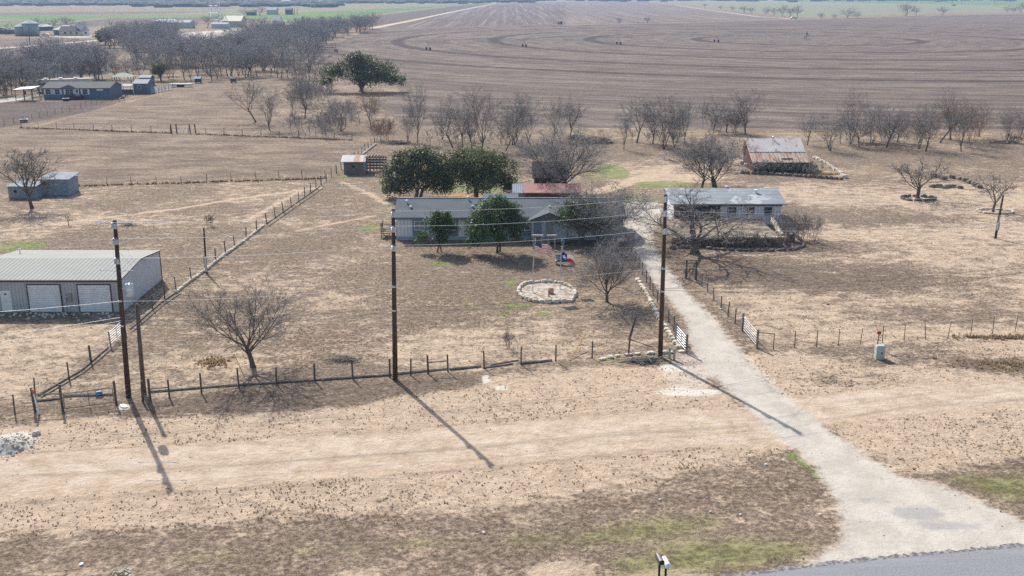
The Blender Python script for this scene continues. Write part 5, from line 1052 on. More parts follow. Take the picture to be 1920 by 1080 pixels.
# distant tree lines on the horizon
rng = random.Random(6); hz = MB()
for (x0, x1, y_, n_) in ((-100, 640, 9, 520), (-100, 900, 5, 520), (250, 640, 12, 60), (640, 1000, 3.2, 160), (0, 1900, 1.2, 400)):
    for _ in range(n_):
        b_ = P(rng.uniform(x0, x1), y_ + rng.gauss(0, .9)); s = rng.uniform(7, 15) if y_ > 2 else rng.uniform(9, 18)
        hz.rock((b_.x, b_.y, s * .25), (s * rng.uniform(1.5, 3.5), s * 2, s * .55), rng)
tag(hz.build('distant_trees', mat('distant_foliage', (.07, .075, .05), .95, (.045, .05, .035), .05)), 'hazy lines of trees on the far horizon', 'woodland', kind='stuff')

# ------------------------------------------------------------------ utility poles and cables
def pole(label, base, top_px, seed, kind='line', m='pole', r=.17, H=None, cat='utility pole'):
    b = P(*base); H = H or HZ(base[1], top_px[1]); d = b.y * math.cos(TILT) + (CAM_H - H) * math.sin(TILT); dx = (top_px[0] - 960) / F_PX * d - b.x
    t = thing('utility_pole', label, cat, b)
    q = MB(); q.tube([(0, 0, -.3), (dx * .5, 0, H * .5), (dx, 0, H)], [r * 1.15, r, r * .78], 12); q.build('pole', M[m], t, True)
    return t, b, H, dx
def insulator(t, x, y, z, side=-1):
    q = MB(); q.tube([(x, y, z), (x, y + side * .34, z + .02)], .03, 6); q.build('bracket', M['galv'], t)
    q = MB(); q.lathe([(.04, -.18), (.1, -.17), (.1, -.12), (.06, -.1), (.11, -.05), (.11, 0), (.06, .02), (.1, .07), (.1, .12), (.05, .14), (.05, .2), (0, .21)], (x, y + side * .34, z), 10); q.build('insulator', M['insul'], t)
    return Vector((x, y + side * .34, z + .2))
POLES = {}
for key, lab, base, tp in (('L', 'tall dark utility pole with a transformer near the left gate', (241, 745), (215, 413)), ('M', 'tall dark utility pole in the middle of the front fence', (741, 712), (737, 392)), ('R', 'tall dark utility pole beside the driveway entrance', (1238, 670), (1248, 365))):
    t, b, H, dx = pole(lab, base, tp, 1); at3 = []
    for z_ in (H - .25, H - 1.35, H - 2.75):
        xx = dx * z_ / H; at3.append(b + insulator(t, xx, -.12, z_))
        MB().bb(xx - .16, xx + .16, -.2, -.13, z_ - .32, z_ + .05).build('mounting_plate', M['galv'], t)
    for z_ in (H * .56, H * .42): MB().bb(dx * z_ / H - .12, dx * z_ / H + .12, -.24, -.14, z_ - .06, z_ + .06).build('clamp', M['galv'], t)
    POLES[key] = (t, b, H, dx, at3)
t, b, H, dx, _ = POLES['L']
q = MB(); q.lathe([(0, -.5), (.26, -.5), (.28, -.4), (.28, .35), (.24, .42), (0, .45)], (dx * .66 + .62, .05, H * .62), 16); tf = q.build('transformer', M['galv'], t, True)
for s in (-.12, .12): MB().lathe([(.04, 0), (.06, .05), (.03, .1), (.06, .15), (.02, .25)], (dx * .66 + .62 + s, .05, H * .62 + .42), 8).build('bushing', M['insul'], tf)
MB().tube([(dx * .66, 0, H * .62 + .1), (dx * .66 + .4, 0, H * .62 + .1)], .05).build('bracket', M['galv'], t)
for z_ in (H - 1.4, H - .2, H - 3.6):
    xx = dx * z_ / H
    for s in (-1, 1):
        q = MB(); q.tube([(xx, -.1, z_), (xx + s * 1.3, -.1, z_ + .1)], .018, 5)
        for k in range(4): q.lathe([(.02, -.03), (.07, 0), (.02, .03)], (xx + s * (.9 + .1 * k), -.1, z_ + .07), 8)
        q.build('strain_insulator', M['insul'], t)
def cable(name, label, pts, sag, r=.012, m='cable', group=None):
    out = []
    for a, c in zip(pts[:-1], pts[1:]):
        n_ = 18
        for k in range(n_ + (c is pts[-1])): u = k / n_; p = a.lerp(c, u); p.z -= sag * 4 * u * (1 - u) * ((c - a).length / 20) ** 1.5; out.append(p)
    o = MB().tube(out, r, 4, cap=False).build(name, M[m]); return tag(o, label, 'power line', group)
offL = [Vector((-62, 61, 12.8 - .9 * k)) for k in range(3)]; offR = [Vector((68, 91, 13.0 - 1.2 * k)) for k in range(3)]
for k, nm in enumerate(('topmost', 'middle', 'lowest')):
    cable('power_line', 'pale power line strung from the pole tops, %s of three' % nm, [POLES['L'][4][k], POLES['M'][4][k], POLES['R'][4][k], offR[k]], .28, .013)
def on(key, f): t, b, H, dx, _ = POLES[key]; return b + Vector((dx * f, -.2, H * f))
cable('power_line', 'pale cable running from the middle of the transformer pole to the left edge', [on('L', .56), Vector((-62, 61.5, 7.6))], .25, .016)
cable('phone_cable', 'upper pale cable sweeping left from below the transformer', [on('L', .47), Vector((-62, 59, 5.2))], .3, .016)
cable('phone_cable', 'lower pale cable sweeping left from below the transformer', [on('L', .45), Vector((-62, 57.5, 5.0))], .4, .016)
cable('power_line', 'thin neutral wire at mid height between the poles', [on('L', .56), on('M', .57), on('R', .57), Vector((68, 91, 7.4))], .3, .009)
cable('phone_cable', 'upper dark cable low between the poles, running on to the right edge', [on('L', .45), on('M', .44), on('R', .44), Vector((60, 90, 6.3))], .3, .014, 'cabledark')
cable('phone_cable', 'lower dark cable low between the poles, running on to the right edge', [on('L', .43), on('M', .42), on('R', .43), Vector((60, 90, 6.15))], .45, .014, 'cabledark')
t, b, H, dx = pole('short weathered stub pole right beside the transformer pole', (270, 738), (256, 570), 2, m='pole_old', r=.15)
t, b, H, dx = pole('short dark pole with a grey metal shield on the long diagonal fence', (387, 512), (382, 427), 3, r=.10); MB().tube([(dx * .05, -.1, .2), (dx * .35, -.1, H * .36)], .11, 8).build('metal_shield', M['galv'], t)
FP = b + Vector((dx, 0, H))
t, b, H, dx = pole('short leaning pole with a blue-grey meter box at the right edge', (1866, 447), (1881, 366), 4, r=.13, m='pole'); q = MB(); q.bb(dx * .25 - .12, dx * .25 + .14, -.28, -.12, H * .2, H * .38); q.build('meter_box', mat('blue_grey_box', (.36, .46, .52), .5), t)
q = MB(); q.tube([(dx * .3, -.16, H * .38), (dx * .5, -.15, H * .55)], .04); q.build('conduit', M['galv'], t)
FP2 = b + Vector((dx, 0, H))
cable('service_cable', 'thin service wire from the driveway pole to the short pole at the right', [on('R', .9), FP2], .35, .008)
cable('guy_wire', 'guy wire slanting from the transformer pole to the fence brace, left of two', [on('L', .97), P(300, 577, 1.2)], 0.0, .008)
cable('guy_wire', 'guy wire slanting from the transformer pole to the fence brace, right of two', [on('L', .85), P(306, 560, 1.4)], 0.0, .008)
wc = P(1192, 505); cable('guy_wire', 'guy wire from the driveway pole down to the yard fence corner', [on('R', .85), P(1160, 600)], 0, .007)
t, b, H, dx = pole('thin far pole beside the pale farm road at the upper left', (56, 84), (54, 52), 5, r=.18, cat='pole')
for x_, y_, tp, lab in ((73, 172, 142, 'thin mast behind the manufactured home'), (205, 52, 38, 'far pole right of the farmhouse, left of two'), (209, 50, 43, 'far short pole right of the farmhouse, right of two'), (552, 27, 15, 'far pole in the green field left of the dark house'), (557, 27, 14, 'far pole in the green field just right of its twin'),
                       (1630, 7, -4, 'far pole in the green field at the top right, leftmost'), (1786, 8, -4, 'far thick pole in the green field at the top right'), (1803, 9, -4, 'far thin pole in the green field at the top right'), (1865, 10, -4, 'far pole in the green field nearest the top right corner')):
    pole(lab, (x_, y_), (x_, tp), 6, r=.16 if y_ > 40 else .3, H=max(4, HZ(y_, tp)), cat='pole')
# lattice tower
b = P(405, 49); tw = thing('lattice_tower', 'tall steel lattice tower standing over the far farmyard', 'tower', b); HT = 34; 
for sx_ in (-1, 1):
    for sy_ in (-1, 1): MB().tube([(sx_ * 4.6, sy_ * 4.6, 0), (sx_ * 2.6, sy_ * 2.6, HT)], .22, 4).build('leg', M['galv'], tw)
q = MB()
for k in range(6):
    z0_, z1_ = HT * k / 6, HT * (k + 1) / 6; a_, c_ = 4.6 - 2 * k / 6, 4.6 - 2 * (k + 1) / 6
    for (xa, ya_), (xb, yb_) in ((((-1, -1)), (1, -1)), ((1, -1), (1, 1)), ((1, 1), (-1, 1)), ((-1, 1), (-1, -1))):
        q.tube([(xa * a_, ya_ * a_, z0_), (xb * c_, yb_ * c_, z1_)], .1, 3); q.tube([(xb * a_, yb_ * a_, z0_), (xa * c_, ya_ * c_, z1_)], .1, 3); q.tube([(xa * c_, ya_ * c_, z1_), (xb * c_, yb_ * c_, z1_)], .1, 3)
q.build('bracing', M['galv'], tw)

# ------------------------------------------------------------------ fences
def fence(name, label, px, posts, h=1.25, pr=.05, nw=4, wire_r=.006, pm='post', wm='wire', mesh_=0, lean=.04, seed=1, taller=None, step=None, rails=None):
    """px: polyline of pixels; posts: list of pixel x on it, or None with step in metres"""
    rng = random.Random(seed); q = [P(*p) for p in px]; t = thing(name, label, 'fence', q[0]); o = q[0]
    pos = []
    if posts:
        for x in posts:
            for a, b_ in zip(px[:-1], px[1:]):
                if min(a[0], b_[0]) <= x <= max(a[0], b_[0]) and a[0] != b_[0]: u = (x - a[0]) / (b_[0] - a[0]); pos.append(P(x, a[1] + u * (b_[1] - a[1]))); break
    else:
        for a, b_ in zip(q[:-1], q[1:]):
            n_ = max(1, round((b_ - a).length / step))
            pos += [a.lerp(b_, k / n_) for k in range(n_)]
        pos.append(q[-1])
    tops = []
    for i, p in enumerate(pos[:98]):
        hh_ = h * rng.uniform(.92, 1.08) * (taller.get(i, 1) if taller else 1); lx, ly = rng.gauss(0, lean), rng.gauss(0, lean); r = pr * (1.5 if taller and i in taller else rng.uniform(.85, 1.15))
        MB().tube([(0, 0, -.1), (lx * hh_, ly * hh_, hh_)], [r, r * .9], 6).build('post', M[pm], t, loc=p - o); tops.append((p - o, lx, ly, hh_))
    w_ = MB()
    for k in range(nw):
        z = h * (.18 + .74 * k / max(1, nw - 1)); w_.tube([(p.x + lx * z, p.y + ly * z - pr, z) for p, lx, ly, _ in tops], wire_r, 3, cap=False)
    if mesh_:
        for (p, *_), (p2, *_) in zip(tops[:-1], tops[1:]):
            n_ = max(1, int((p2 - p).length / mesh_))
            for k in range(1, n_): c = p.lerp(p2, k / n_); w_.tube([(c.x, c.y - pr, .1), (c.x, c.y - pr, h * .92)], wire_r * .8, 3, cap=False)
    if w_.v: w_.build('wires', M[wm], t)
    return t, tops
# front fence (left gate to the driveway pole)
FF = [(24, 777), (62, 772), (118, 770), (216, 758), (284, 752), (446, 727), (600, 714), (740, 707), (900, 692), (1042, 678), (1113, 672), (1178, 666), (1238, 662)]
t, tops = fence('wire_fence', 'post and wire fence along the front of the yard with logs laid at its foot', FF, [28, 66, 118, 218, 268, 282, 318, 378, 448, 518, 590, 662, 731, 770, 803, 840, 908, 977, 1042, 1110, 1178], 1.5, .068, 4, .006, taller={1: 1.25, 2: 1.25, 3: 1.15, 5: 1.1, 4: 1.1}, lean=.03, seed=4)
rng = random.Random(2)
def log(label, a, c, r=.09, m='rail', name='log', cat='log', z=None):
    a = P(*a); c = P(*c); o = MB().tube([(0, 0, z or r), ((c.x - a.x) / 2, (c.y - a.y) / 2, (z or r) * 1.05), (c.x - a.x, c.y - a.y, z or r)], [r, r * .95, r * .85], 7).build(name, M[m], loc=a); return tag(o, label, cat)
for i, (a_, c_, r_) in enumerate((((70, 753), (116, 748), .07), ((120, 744), (212, 741), .09), ((283, 736), (445, 723), .08), ((447, 723), (604, 713), .08), ((606, 713), (735, 704), .09), ((745, 702), (838, 693), .08), ((842, 694), (902, 688), .09), ((905, 691), (962, 683), .06), ((975, 683), (1035, 677), .09))):
    log(('short log at the foot of the gate brace, far left', 'dark log with a blue bag on it at the left gate', 'long log on the ground from the stub pole toward the yard tree shadow', 'long log on the ground below the broad bare yard tree', 'log on the ground left of the middle utility pole', 'log on the ground right of the middle utility pole', 'log on the ground under the middle fence section', 'thin log beside the fence left of the bare bush', 'log on the ground below the small bare yard bush')[i], a_, c_, r_)
log('pale board leaning over the log in the middle fence section', (920, 685), (972, 676), .05)
def hbrace(label, a, c, z=.95):
    a = P(*a); c = P(*c); return tag(MB().tube([(0, 0, z), (c.x - a.x, c.y - a.y, z)], .05, 6).build('brace_rail', M['rail'], loc=a + Vector((0, -.08, 0))), label, 'brace rail')
hbrace('pale brace rail between two close posts right of the middle pole', (803, 701), (840, 698))
hbrace('pale brace rail between the stub pole and the next post', (284, 752), (318, 749)); hbrace('pale brace rail at the far-left gate posts', (66, 772), (118, 770), 1.3)
gt = thing('wire_gate', 'droopy pipe and wire gate between two thick posts at the left corner', 'gate', P(122, 770)); e_ = P(214, 758) - P(122, 770); q = MB()
for z_ in (.15, 1.25): q.tube([(0, 0, z_), (e_.x, e_.y, z_)], .025, 5)
for u in (0, .5, 1): q.tube([(e_.x * u, e_.y * u, .15), (e_.x * u, e_.y * u, 1.25)], .025, 5)
q.build('frame', M['galv'] if False else M['post'], gt); q = MB()
for k in range(5): q.tube([(0, 0, .35 + .18 * k), (e_.x, e_.y, .35 + .18 * k)], .006, 3)
q.build('wires', M['wire'], gt)
b_ = P(186, 743); tag(MB().rock((0, 0, .22), (.55, .4, .35), random.Random(4)).build('plastic_bag', M['bluebag'], loc=b_), 'crumpled bright blue bag lying on the log at the left gate', 'bag')
t = thing('marker_post', 'white marker stake with an orange top at the far-left gate', 'marker', P(74, 777)); dx_ = -.25
MB().tube([(0, 0, 0), (dx_ * .8, 0, 1.5)], .06, 6).build('stake', M['white'], t); MB().tube([(dx_ * .8, 0, 1.5), (dx_, 0, 1.85)], .065, 6).build('orange_cap', M['orange'], t)
# long diagonal fence
DF = [(66, 742), (130, 712), (208, 650), (262, 600), (330, 545), (385, 505), (440, 462), (500, 420), (560, 378), (612, 340), (640, 318), (672, 296), (702, 270)]
t, tops = fence('wire_fence', 'long fence running back diagonally from the left gate past the workshop to the plank shed', DF, None, 1.4, .068, 4, .006, step=3.4, taller={2: 1.1}, seed=7, mesh_=0)
for i, (a_, c_) in enumerate((((72, 742), (150, 697)), ((152, 696), (203, 652)), ((244, 618), (300, 570)), ((302, 568), (335, 546)), ((500, 420), (552, 383)), ((554, 382), (600, 350)))):
    log(('pale rail lying along the diagonal fence, nearest the left gate', 'pale rail lying along the diagonal fence before the pipe gate', 'pale rail along the diagonal fence beside the workshop', 'pale rail along the fence near the workshop\'s back corner', 'pale rail along the diagonal fence beyond the stone line', 'farthest pale rail along the diagonal fence')[i], a_, c_, .07)
    log(('second grey rail beside the nearest one on the diagonal fence', 'second grey rail before the pipe gate', 'second rail beside the workshop', 'second rail near the workshop\'s back corner', 'second rail beyond the stone line', 'second of the farthest rails')[i], (a_[0] + 5, a_[1] + 4), (c_[0] + 5, c_[1] + 4), .05)
stone_border('line of pale stones at the foot of the diagonal fence around the short dark pole', [P(x, y) for x, y in ((330, 549), (352, 532), (385, 508), (420, 480), (455, 455), (495, 424))], 21, .55, .4, .28, .95)
stone_border('pale stones along the fence behind the plank shed', [P(x, y) for x, y in ((680, 290), (705, 271))], 22, .6, .45, .3, .9)
g = thing('pipe_gate', 'grey pipe gate in the diagonal fence beside the transformer pole', 'gate', P(208, 650)); e_ = P(232, 628) - P(208, 650); q = MB()
for k in range(6): q.tube([(0, 0, .25 + .2 * k), (e_.x, e_.y, .25 + .2 * k)], .025, 5)
for u in (0, .5, 1): q.tube([(e_.x * u, e_.y * u, .2), (e_.x * u, e_.y * u, 1.3)], .028, 5)
q.build('frame', M['galv'], g)
fence('wire_fence', 'thin wire fence across the brown fields behind the far-left sheds', [(138, 350), (200, 348), (340, 345), (480, 336), (610, 334)], None, 1.3, .05, 4, .008, step=3.3, seed=8, lean=.08)
fence('wire_fence', 'dark-footed wire fence crossing the far brown field with a gap gate', [(40, 239), (140, 243), (320, 250), (420, 252), (560, 258), (660, 263)], None, 1.35, .06, 4, .01, step=4.5, seed=9, lean=.05)
for x_, lab in ((322, 'left outer'), (332, 'left inner'), (357, 'right inner'), (367, 'right outer')):
    tag(MB().tube([(0, 0, -.1), (-.1, 0, 1.9)], .13, 7).build('gate_post', M['post'], loc=P(x_, 250)), 'thick dark gate post in the far field fence, %s of four' % lab, 'gate post')
q = thing('wire_gate', 'wire gate between thick posts in the far field fence', 'gate', P(333, 250)); e_ = P(356, 251) - P(333, 250); w_ = MB()
for z_ in (.3, .6, .9, 1.2): w_.tube([(0, 0, z_), (e_.x, e_.y, z_)], .02, 4)
w_.tube([(e_.x / 2, e_.y / 2, 0), (e_.x / 2, e_.y / 2, 1.3)], .03, 4); w_.build('wires', M['galv'], q)
fence('wire_fence', 'fence slanting up from the left edge to the yard of the manufactured home', [(-10, 240), (60, 224), (130, 208), (200, 190), (240, 182), (290, 172), (325, 164)], None, 1.3, .05, 4, .012, step=3.4, seed=10)
fence('field_fence', 'faint fence between the ploughed field and the creek scrub', [(560, 252), (620, 240), (700, 230)], None, 1.3, .05, 3, .01, step=4, seed=11)
# driveway fences
t, tops = fence('mesh_fence', 'woven wire fence along the left side of the driveway', [(1192, 490), (1212, 530), (1232, 568), (1254, 605), (1283, 658)], None, 1.35, .055, 7, .008, step=2.4, mesh_=.35, seed=12)
t, tops = fence('mesh_fence', 'woven wire fence along the right side of the driveway', [(1306, 527), (1326, 548), (1352, 580), (1392, 622)], None, 1.35, .05, 7, .008, step=2.4, mesh_=.3, seed=13)
stone_border('line of pale stones along the inside of the left driveway fence', [P(x, y) for x, y in ((1196, 528), (1210, 548), (1222, 572), (1236, 600), (1250, 620), (1262, 640), (1275, 655))], 23, .65, .5, .35, 1.05)
stone_border('curved line of pale stones from the driveway gate to the fallen branches', [P(x, y) for x, y in ((1278, 660), (1250, 662), (1200, 664), (1160, 668), (1130, 674))], 24, .6, .45, .2, 1.35)
def gate5(label, a, c, m, h=1.3):
    a = P(*a); e_ = P(*c) - a; t = thing('farm_gate', label, 'gate', a); q = MB()
    for k in range(6): q.tube([(0, 0, .25 + h * .17 * k), (e_.x, e_.y, .25 + h * .17 * k)], .022, 5)
    for u in (0, .5, 1): q.tube([(e_.x * u, e_.y * u, .2), (e_.x * u, e_.y * u, .25 + h * .87)], .04, 5)
    q.build('frame', m, t); 
    for u in (-.04, 1.04): MB().tube([(e_.x * u, e_.y * u, -.1), (e_.x * u, e_.y * u, 1.65)], .1, 8).build('gate_post', M['rail'], t)
gate5('white tubular farm gate standing open on the right side of the driveway', (1393, 622), (1418, 652), M['white']); gate5('galvanised gate folded back on the left side of the driveway', (1268, 640), (1286, 662), M['galv'])
t = thing('timber_doorway', 'empty wooden door-like frame at the start of the right driveway fence', 'doorway', P(1286, 522))
a_, b_ = Vector((0, 0, 0)), P(1304, 524) - P(1286, 522)
for v_ in (a_, b_): MB().bb(v_.x - .09, v_.x + .09, v_.y - .09, v_.y + .09, 0, 1.95).build('post', M['post'], t)
MB().bb(-.2, b_.x + .2, b_.y / 2 - .12, b_.y / 2 + .12, 1.952, 2.06).build('beam', M['rail'], t)
t, tops = fence('barbed_wire_fence', 'rusty T-post fence crossing the right pasture behind the green pedestal', [(1450, 655), (1490, 652), (1600, 647), (1720, 637), (1800, 632), (1920, 620), (2060, 606)], [1450, 1490, 1531, 1572, 1613, 1654, 1695, 1736, 1777, 1820, 1861, 1903, 1945, 1990], 1.5, .035, 4, .004, 'tpost', 'wire', seed=14, lean=.05)
hbrace('pale brace rail right of the open white farm gate', (1420, 652), (1450, 655), 1.35)
# planks, markers and leaning posts in the yard
tag(MB().tube([(0, 0, 0), (.5, .2, 1.9)], [.11, .10], 7).build('wooden_post', M['post'], loc=P(1180, 636)), 'leaning weathered post left of the driveway utility pole', 'post')
a_ = P(1068, 676); b_ = P(1097, 628, .9); tag(MB().tube([(0, 0, .05), tuple(b_ - a_)], .035, 5).build('yellow_guy_guard', M['yellow'], loc=a_), 'slanting yellow guy-wire guard in the front yard', 'guy guard')
a_ = P(455, 725); tag(MB().tube([(0, 0, 0), (-.9, .9, 1.5)], .03, 5).build('yellow_guy_guard', M['yellow'], loc=P(458, 706)), 'faint yellow guy-wire guard below the broad bare yard tree', 'guy guard')
for x_, lab in ((1255, 'left'), (1264, 'right')): tag(MB().tube([(0, 0, 0), (0, 0, .95)], .09, 8).build('bollard', mat('grey_green_pipe', (.33, .38, .36), .6), loc=P(x_, 672 + (x_ - 1255) * .3)), 'short grey-green pipe bollard at the driveway pole, %s of two' % lab, 'bollard')
# brush piles
def brush(label, px, wpx, hpx, seed, m='rail', r=.04, n=60, ln=1.6):
    b = P(*px); W = wpx / F_PX * (b.y * math.cos(TILT) + CAM_H * math.sin(TILT)); H = hpx; rng = random.Random(seed); q = MB()
    for _ in range(n):
        c = Vector((rng.gauss(0, W * .2), rng.gauss(0, W * .12), rng.uniform(.03, H) * rng.random())); a = rng.uniform(0, 6.3); d = Vector((math.cos(a), math.sin(a) * .6, rng.gauss(0, .15))) * ln * rng.uniform(.3, .6)
        q.tube([c - d, c + Vector((rng.gauss(0, .08), rng.gauss(0, .08), .05)), c + d], [r, r * .8, r * .4], 4)
    return tag(q.build('brush_pile', M[m], loc=b), label, 'brush pile')
brush('pile of bleached fallen branches left of the driveway utility pole', (1207, 679), 60, .45, 1, 'rail', .045, 60, 1.7)
brush('dark pile of cut twigs in the front yard left of the middle pole', (646, 676), 60, .3, 2, 'twig', .02, 130, 1.0)
brush('dark round brush pile beyond the drive, between the grove and the clump', (1125, 268), 55, 1.3, 3, 'twig', .05, 260, 2.4)
brush('low dark brush heap just left behind the round brush pile', (1082, 262), 40, 1.2, 4, 'twig', .05, 160, 2.2)
brush('scattered dead branches at the foot of the right-hand row', (1640, 272), 90, .5, 5, 'rail', .06, 60, 3)
brush('scattered dead branches under the broken-topped tree', (1885, 268), 60, .7, 6, 'rail', .07, 50, 3)
brush('thin debris pile in the pasture behind the transformer pole top', (240, 423), 30, .4, 7, 'rail', .03, 30, 1.3)
brush('dark debris heap at the foot of the rust-brown thicket', (748, 270), 40, .6, 8, 'twig', .06, 80, 2)
brush('dry sticks around the rocks in the right pasture', (1775, 352), 40, .35, 9, 'twig', .04, 60, 1.6)
# stone rings and rocks in the right pasture
def ring(label, c, rx, ry, seed, m, w_=.7, h_=.3, d_=.4):
    o = P(*c); return stone_border(label, [(o.x + rx * math.cos(a * math.pi / 9), o.y + ry * math.sin(a * math.pi / 9)) for a in range(18)], seed, w_, d_, h_, 1.0, m, 'stone ring', True, 'stone_ring')
ring('ring of dark stones around the open-crowned pasture tree', (1721, 373), 2.3, 1.6, 31, M['darkstone'], .9, .4)
MBt = P(1732, 369); tag(MB().rock((0, 0, .3), (.9, .5, .3), random.Random(3)).build('tarp', mat('teal_tarp', (.05, .42, .45), .5), loc=MBt), 'scrap of turquoise tarp inside the dark stone ring', 'tarp')
ring('ring of pale stones around the bare tree near the right edge', (1866, 397), 2.3, 1.5, 32, M['stone'], .9, .25)
stone_border('scattered line of dark rocks curving through the right pasture', [P(x, y) for x, y in ((1785, 334), (1805, 338), (1822, 346), (1842, 355))], 33, 1.1, .9, .55, 1.25, M['darkstone'], 'rock line')
stone_border('low heap of grey rocks behind the open-crowned pasture tree', [P(x, y) for x, y in ((1752, 332), (1765, 334), (1772, 338))], 34, 1.1, .9, .6, .8, M['darkstone'], 'rock heap')
stone_border('low broken row of rocks right of the open-crowned tree', [P(x, y) for x, y in ((1748, 351), (1765, 350), (1785, 350), (1800, 353))], 35, 1.0, .8, .45, 1.0, M['darkstone'], 'rock row')
# flag bed
FB = [(974, 541), (985, 533), (1005, 531), (1030, 530), (1050, 532), (1066, 538), (1077, 545), (1078, 556), (1072, 566), (1050, 567), (1025, 568), (1000, 566), (982, 560), (972, 550)]
stone_border('oval border of pale limestone blocks around the flagpole bed', [P(*p) for p in FB], 41, .62, .42, .34, .92, None, 'stone border', True)
q = MB(); ps = [P(*p) for p in FB]; c = sum(ps, Vector()) / len(ps)
q.add([tuple(c + (p - c) * .97 + Vector((0, 0, .06))) for p in ps], [tuple(range(len(ps) - 1, -1, -1))]); tag(q.build('bed_gravel', mat('pale_bed_gravel', (.50, .44, .36), .95, (.28, .22, .16), 1.6, bump=.03, thr=(.4, .6))), kind='structure')
tag(MB().rock((0, 0, .3), (.65, .55, .6), random.Random(8)).build('boulder', mat('orange_stone', (.55, .32, .18), .9, (.45, .27, .16), 3, bump=.03), loc=P(1033, 551)), 'round orange stone in the middle of the flagpole bed', 'boulder')
t = thing('hand_pump', 'small dark garden ornament beside the orange stone in the flag bed', 'garden ornament', P(1029, 557)); MB().lathe([(.12, 0), (.1, .1), (.05, .15), (.05, .5), (.09, .55), (0, .62)], (0, 0, 0), 8).build('body', mat('verdigris', (.08, .12, .12), .6), t); MB().tube([(0, 0, .4), (.25, 0, .3)], .03).build('spout', mat('verdigris', (.08, .12, .12)), t)
tag(MB().rock((0, 0, .12), (.5, .4, .25), random.Random(9)).build('small_rock', mat('brown_rock', (.16, .09, .06), .9), loc=P(1004, 563)), 'small brown rock at the lower left of the flag bed', 'rock')
def flagpole(label, px, top, flen, fh, design, zt, dirx):
    b = P(*px); H = HZ(px[1], top); t = thing('flagpole', label, 'flagpole', b); MB().tube([(0, 0, 0), (.02, 0, H * .5), (.22 if design == 'stripes' else .12, 0, H)], [.05, .045, .03], 8).build('pole', M['galv'], t)
    MB().lathe([(.42, 0), (.42, .08), (.38, .1), (0, .1)], (0, 0, 0), 14).build('base', M['concrete'], t)
    tx = .22 if design == 'stripes' else .12
    MB().lathe([(0, -.07), (.06, -.04), (.08, 0), (.06, .04), (0, .07)], (tx, 0, H + .06), 8).build('finial', mat('gold', (.6, .4, .08), .4), t)
    NX, NY = 60, 26 if design == 'stripes' else 24; q = MB(); vs = []
    for j in range(NY + 1):
        for i in range(NX + 1):
            u, v = i / NX, j / NY; x = tx * .9 + u * flen; droop = .18 * u * u * fh + .30 * fh * u
            y = -.18 * u + .07 * math.sin(u * 10 + v * 1.2) * u ** .6 * flen; vs.append((x * 1.0, y, H - zt - v * fh - droop + .04 * math.sin(u * 11 + v)))
    fs = []; ms = []
    for j in range(NY):
        for i in range(NX):
            u, v = (i + .5) / NX, (j + .5) / NY; fs.append((j * (NX + 1) + i, j * (NX + 1) + i + 1, (j + 1) * (NX + 1) + i + 1, (j + 1) * (NX + 1) + i))
            if design == 'stripes':
                k = int(v * 13) % 2
                m_ = 0 if k == 0 else 1
                if u < .4 and v < 7 / 13:
                    m_ = 2; r9 = int(v / (7 / 13) * 14); c12 = i
                    if r9 % 3 == 1 and (c12 + (r9 // 3) * 2) % 4 == 1: m_ = 1
            else:
                if u < .42:
                    m_ = 2; a = math.atan2(.5 - v, (u - .21) * flen / fh); rr_ = math.hypot((u - .21) * flen / fh, .5 - v); k = ((a - math.pi / 2) % (2 * math.pi / 5)); k = min(k, 2 * math.pi / 5 - k) / (math.pi / 5)
                    if rr_ < .26 * (1 - k) + .11 * k: m_ = 1
                else: m_ = 1 if v < .5 else 0
            ms.append(m_)
    q.v = vs; q.f = fs; q.mi = ms
    fo = q.build('flag', [M['flagred'], M['flagwhite'], M['flagblue2'] if design == 'stripes' else M['flagblue']], t, True); fo['label'] = 'flag with red and white stripes and a starred blue canton' if design == 'stripes' else 'flag with a white star on blue and white and red bars'
    sm_ = fo.modifiers.new('cloth', 'SOLIDIFY'); sm_.thickness = .006
flagpole('taller flagpole flying the red and white striped flag with a starred blue canton', (999, 549), 449, 1.58, 1.02, 'stripes', .12, 1)
flagpole('shorter flagpole flying the single-star flag of blue, white and red', (1050, 543), 464, 1.25, .80, 'star', .5, 1)
# swing bench / lawn chairs behind flag
t = thing('garden_bench', 'dark metal garden bench partly behind the single-star flag', 'bench', P(1057, 497)); q = MB()
for k in range(5): q.bb(-.75, .75, -.3 + .13 * k, -.2 + .13 * k, .42, .46)
q.build('seat', M['black'], t); q = MB()
for k in range(7): q.bb(-.75 + .23 * k, -.70 + .23 * k, .3, .34, .5, .95)
q.bb(-.78, .78, .29, .35, .95, 1.02); q.build('backrest', M['black'], t)
for s in (-.75, .75):
    for y_ in (-.28, .32): MB().bb(s - .03, s + .03, y_ - .03, y_ + .03, 0, .44).build('leg', M['black'], t)
    MB().tube([(s, -.3, .46), (s, -.3, .68), (s, .3, .7)], .025).build('armrest', M['black'], t)
t = thing('garden_chair', 'pale metal lawn chair left of the dark garden bench', 'chair', P(1046, 495)); MB().bb(-.3, .3, -.3, .3, .4, .45).build('seat', M['galv'], t); MB().bb(-.3, .3, .28, .32, .45, 1.0).build('backrest', M['galv'], t)
for s in (-.27, .27):
    for y_ in (-.27, .27): MB().bb(s - .025, s + .025, y_ - .025, y_ + .025, 0, .4).build('leg', M['galv'], t)
t = thing('birdhouse', 'blue-green finial birdhouse on a pole behind the single-star flag', 'birdhouse', P(1055, 485)); MB().tube([(0, 0, 0), (0, 0, 1.6)], .05).build('post', M['galv'], t); MB().lathe([(.1, 0), (.17, .05), (.17, .4), (.22, .42), (.05, .75), (0, .8)], (0, 0, 1.6), 8).build('house', mat('blue_green_paint', (.13, .26, .28), .6), t)
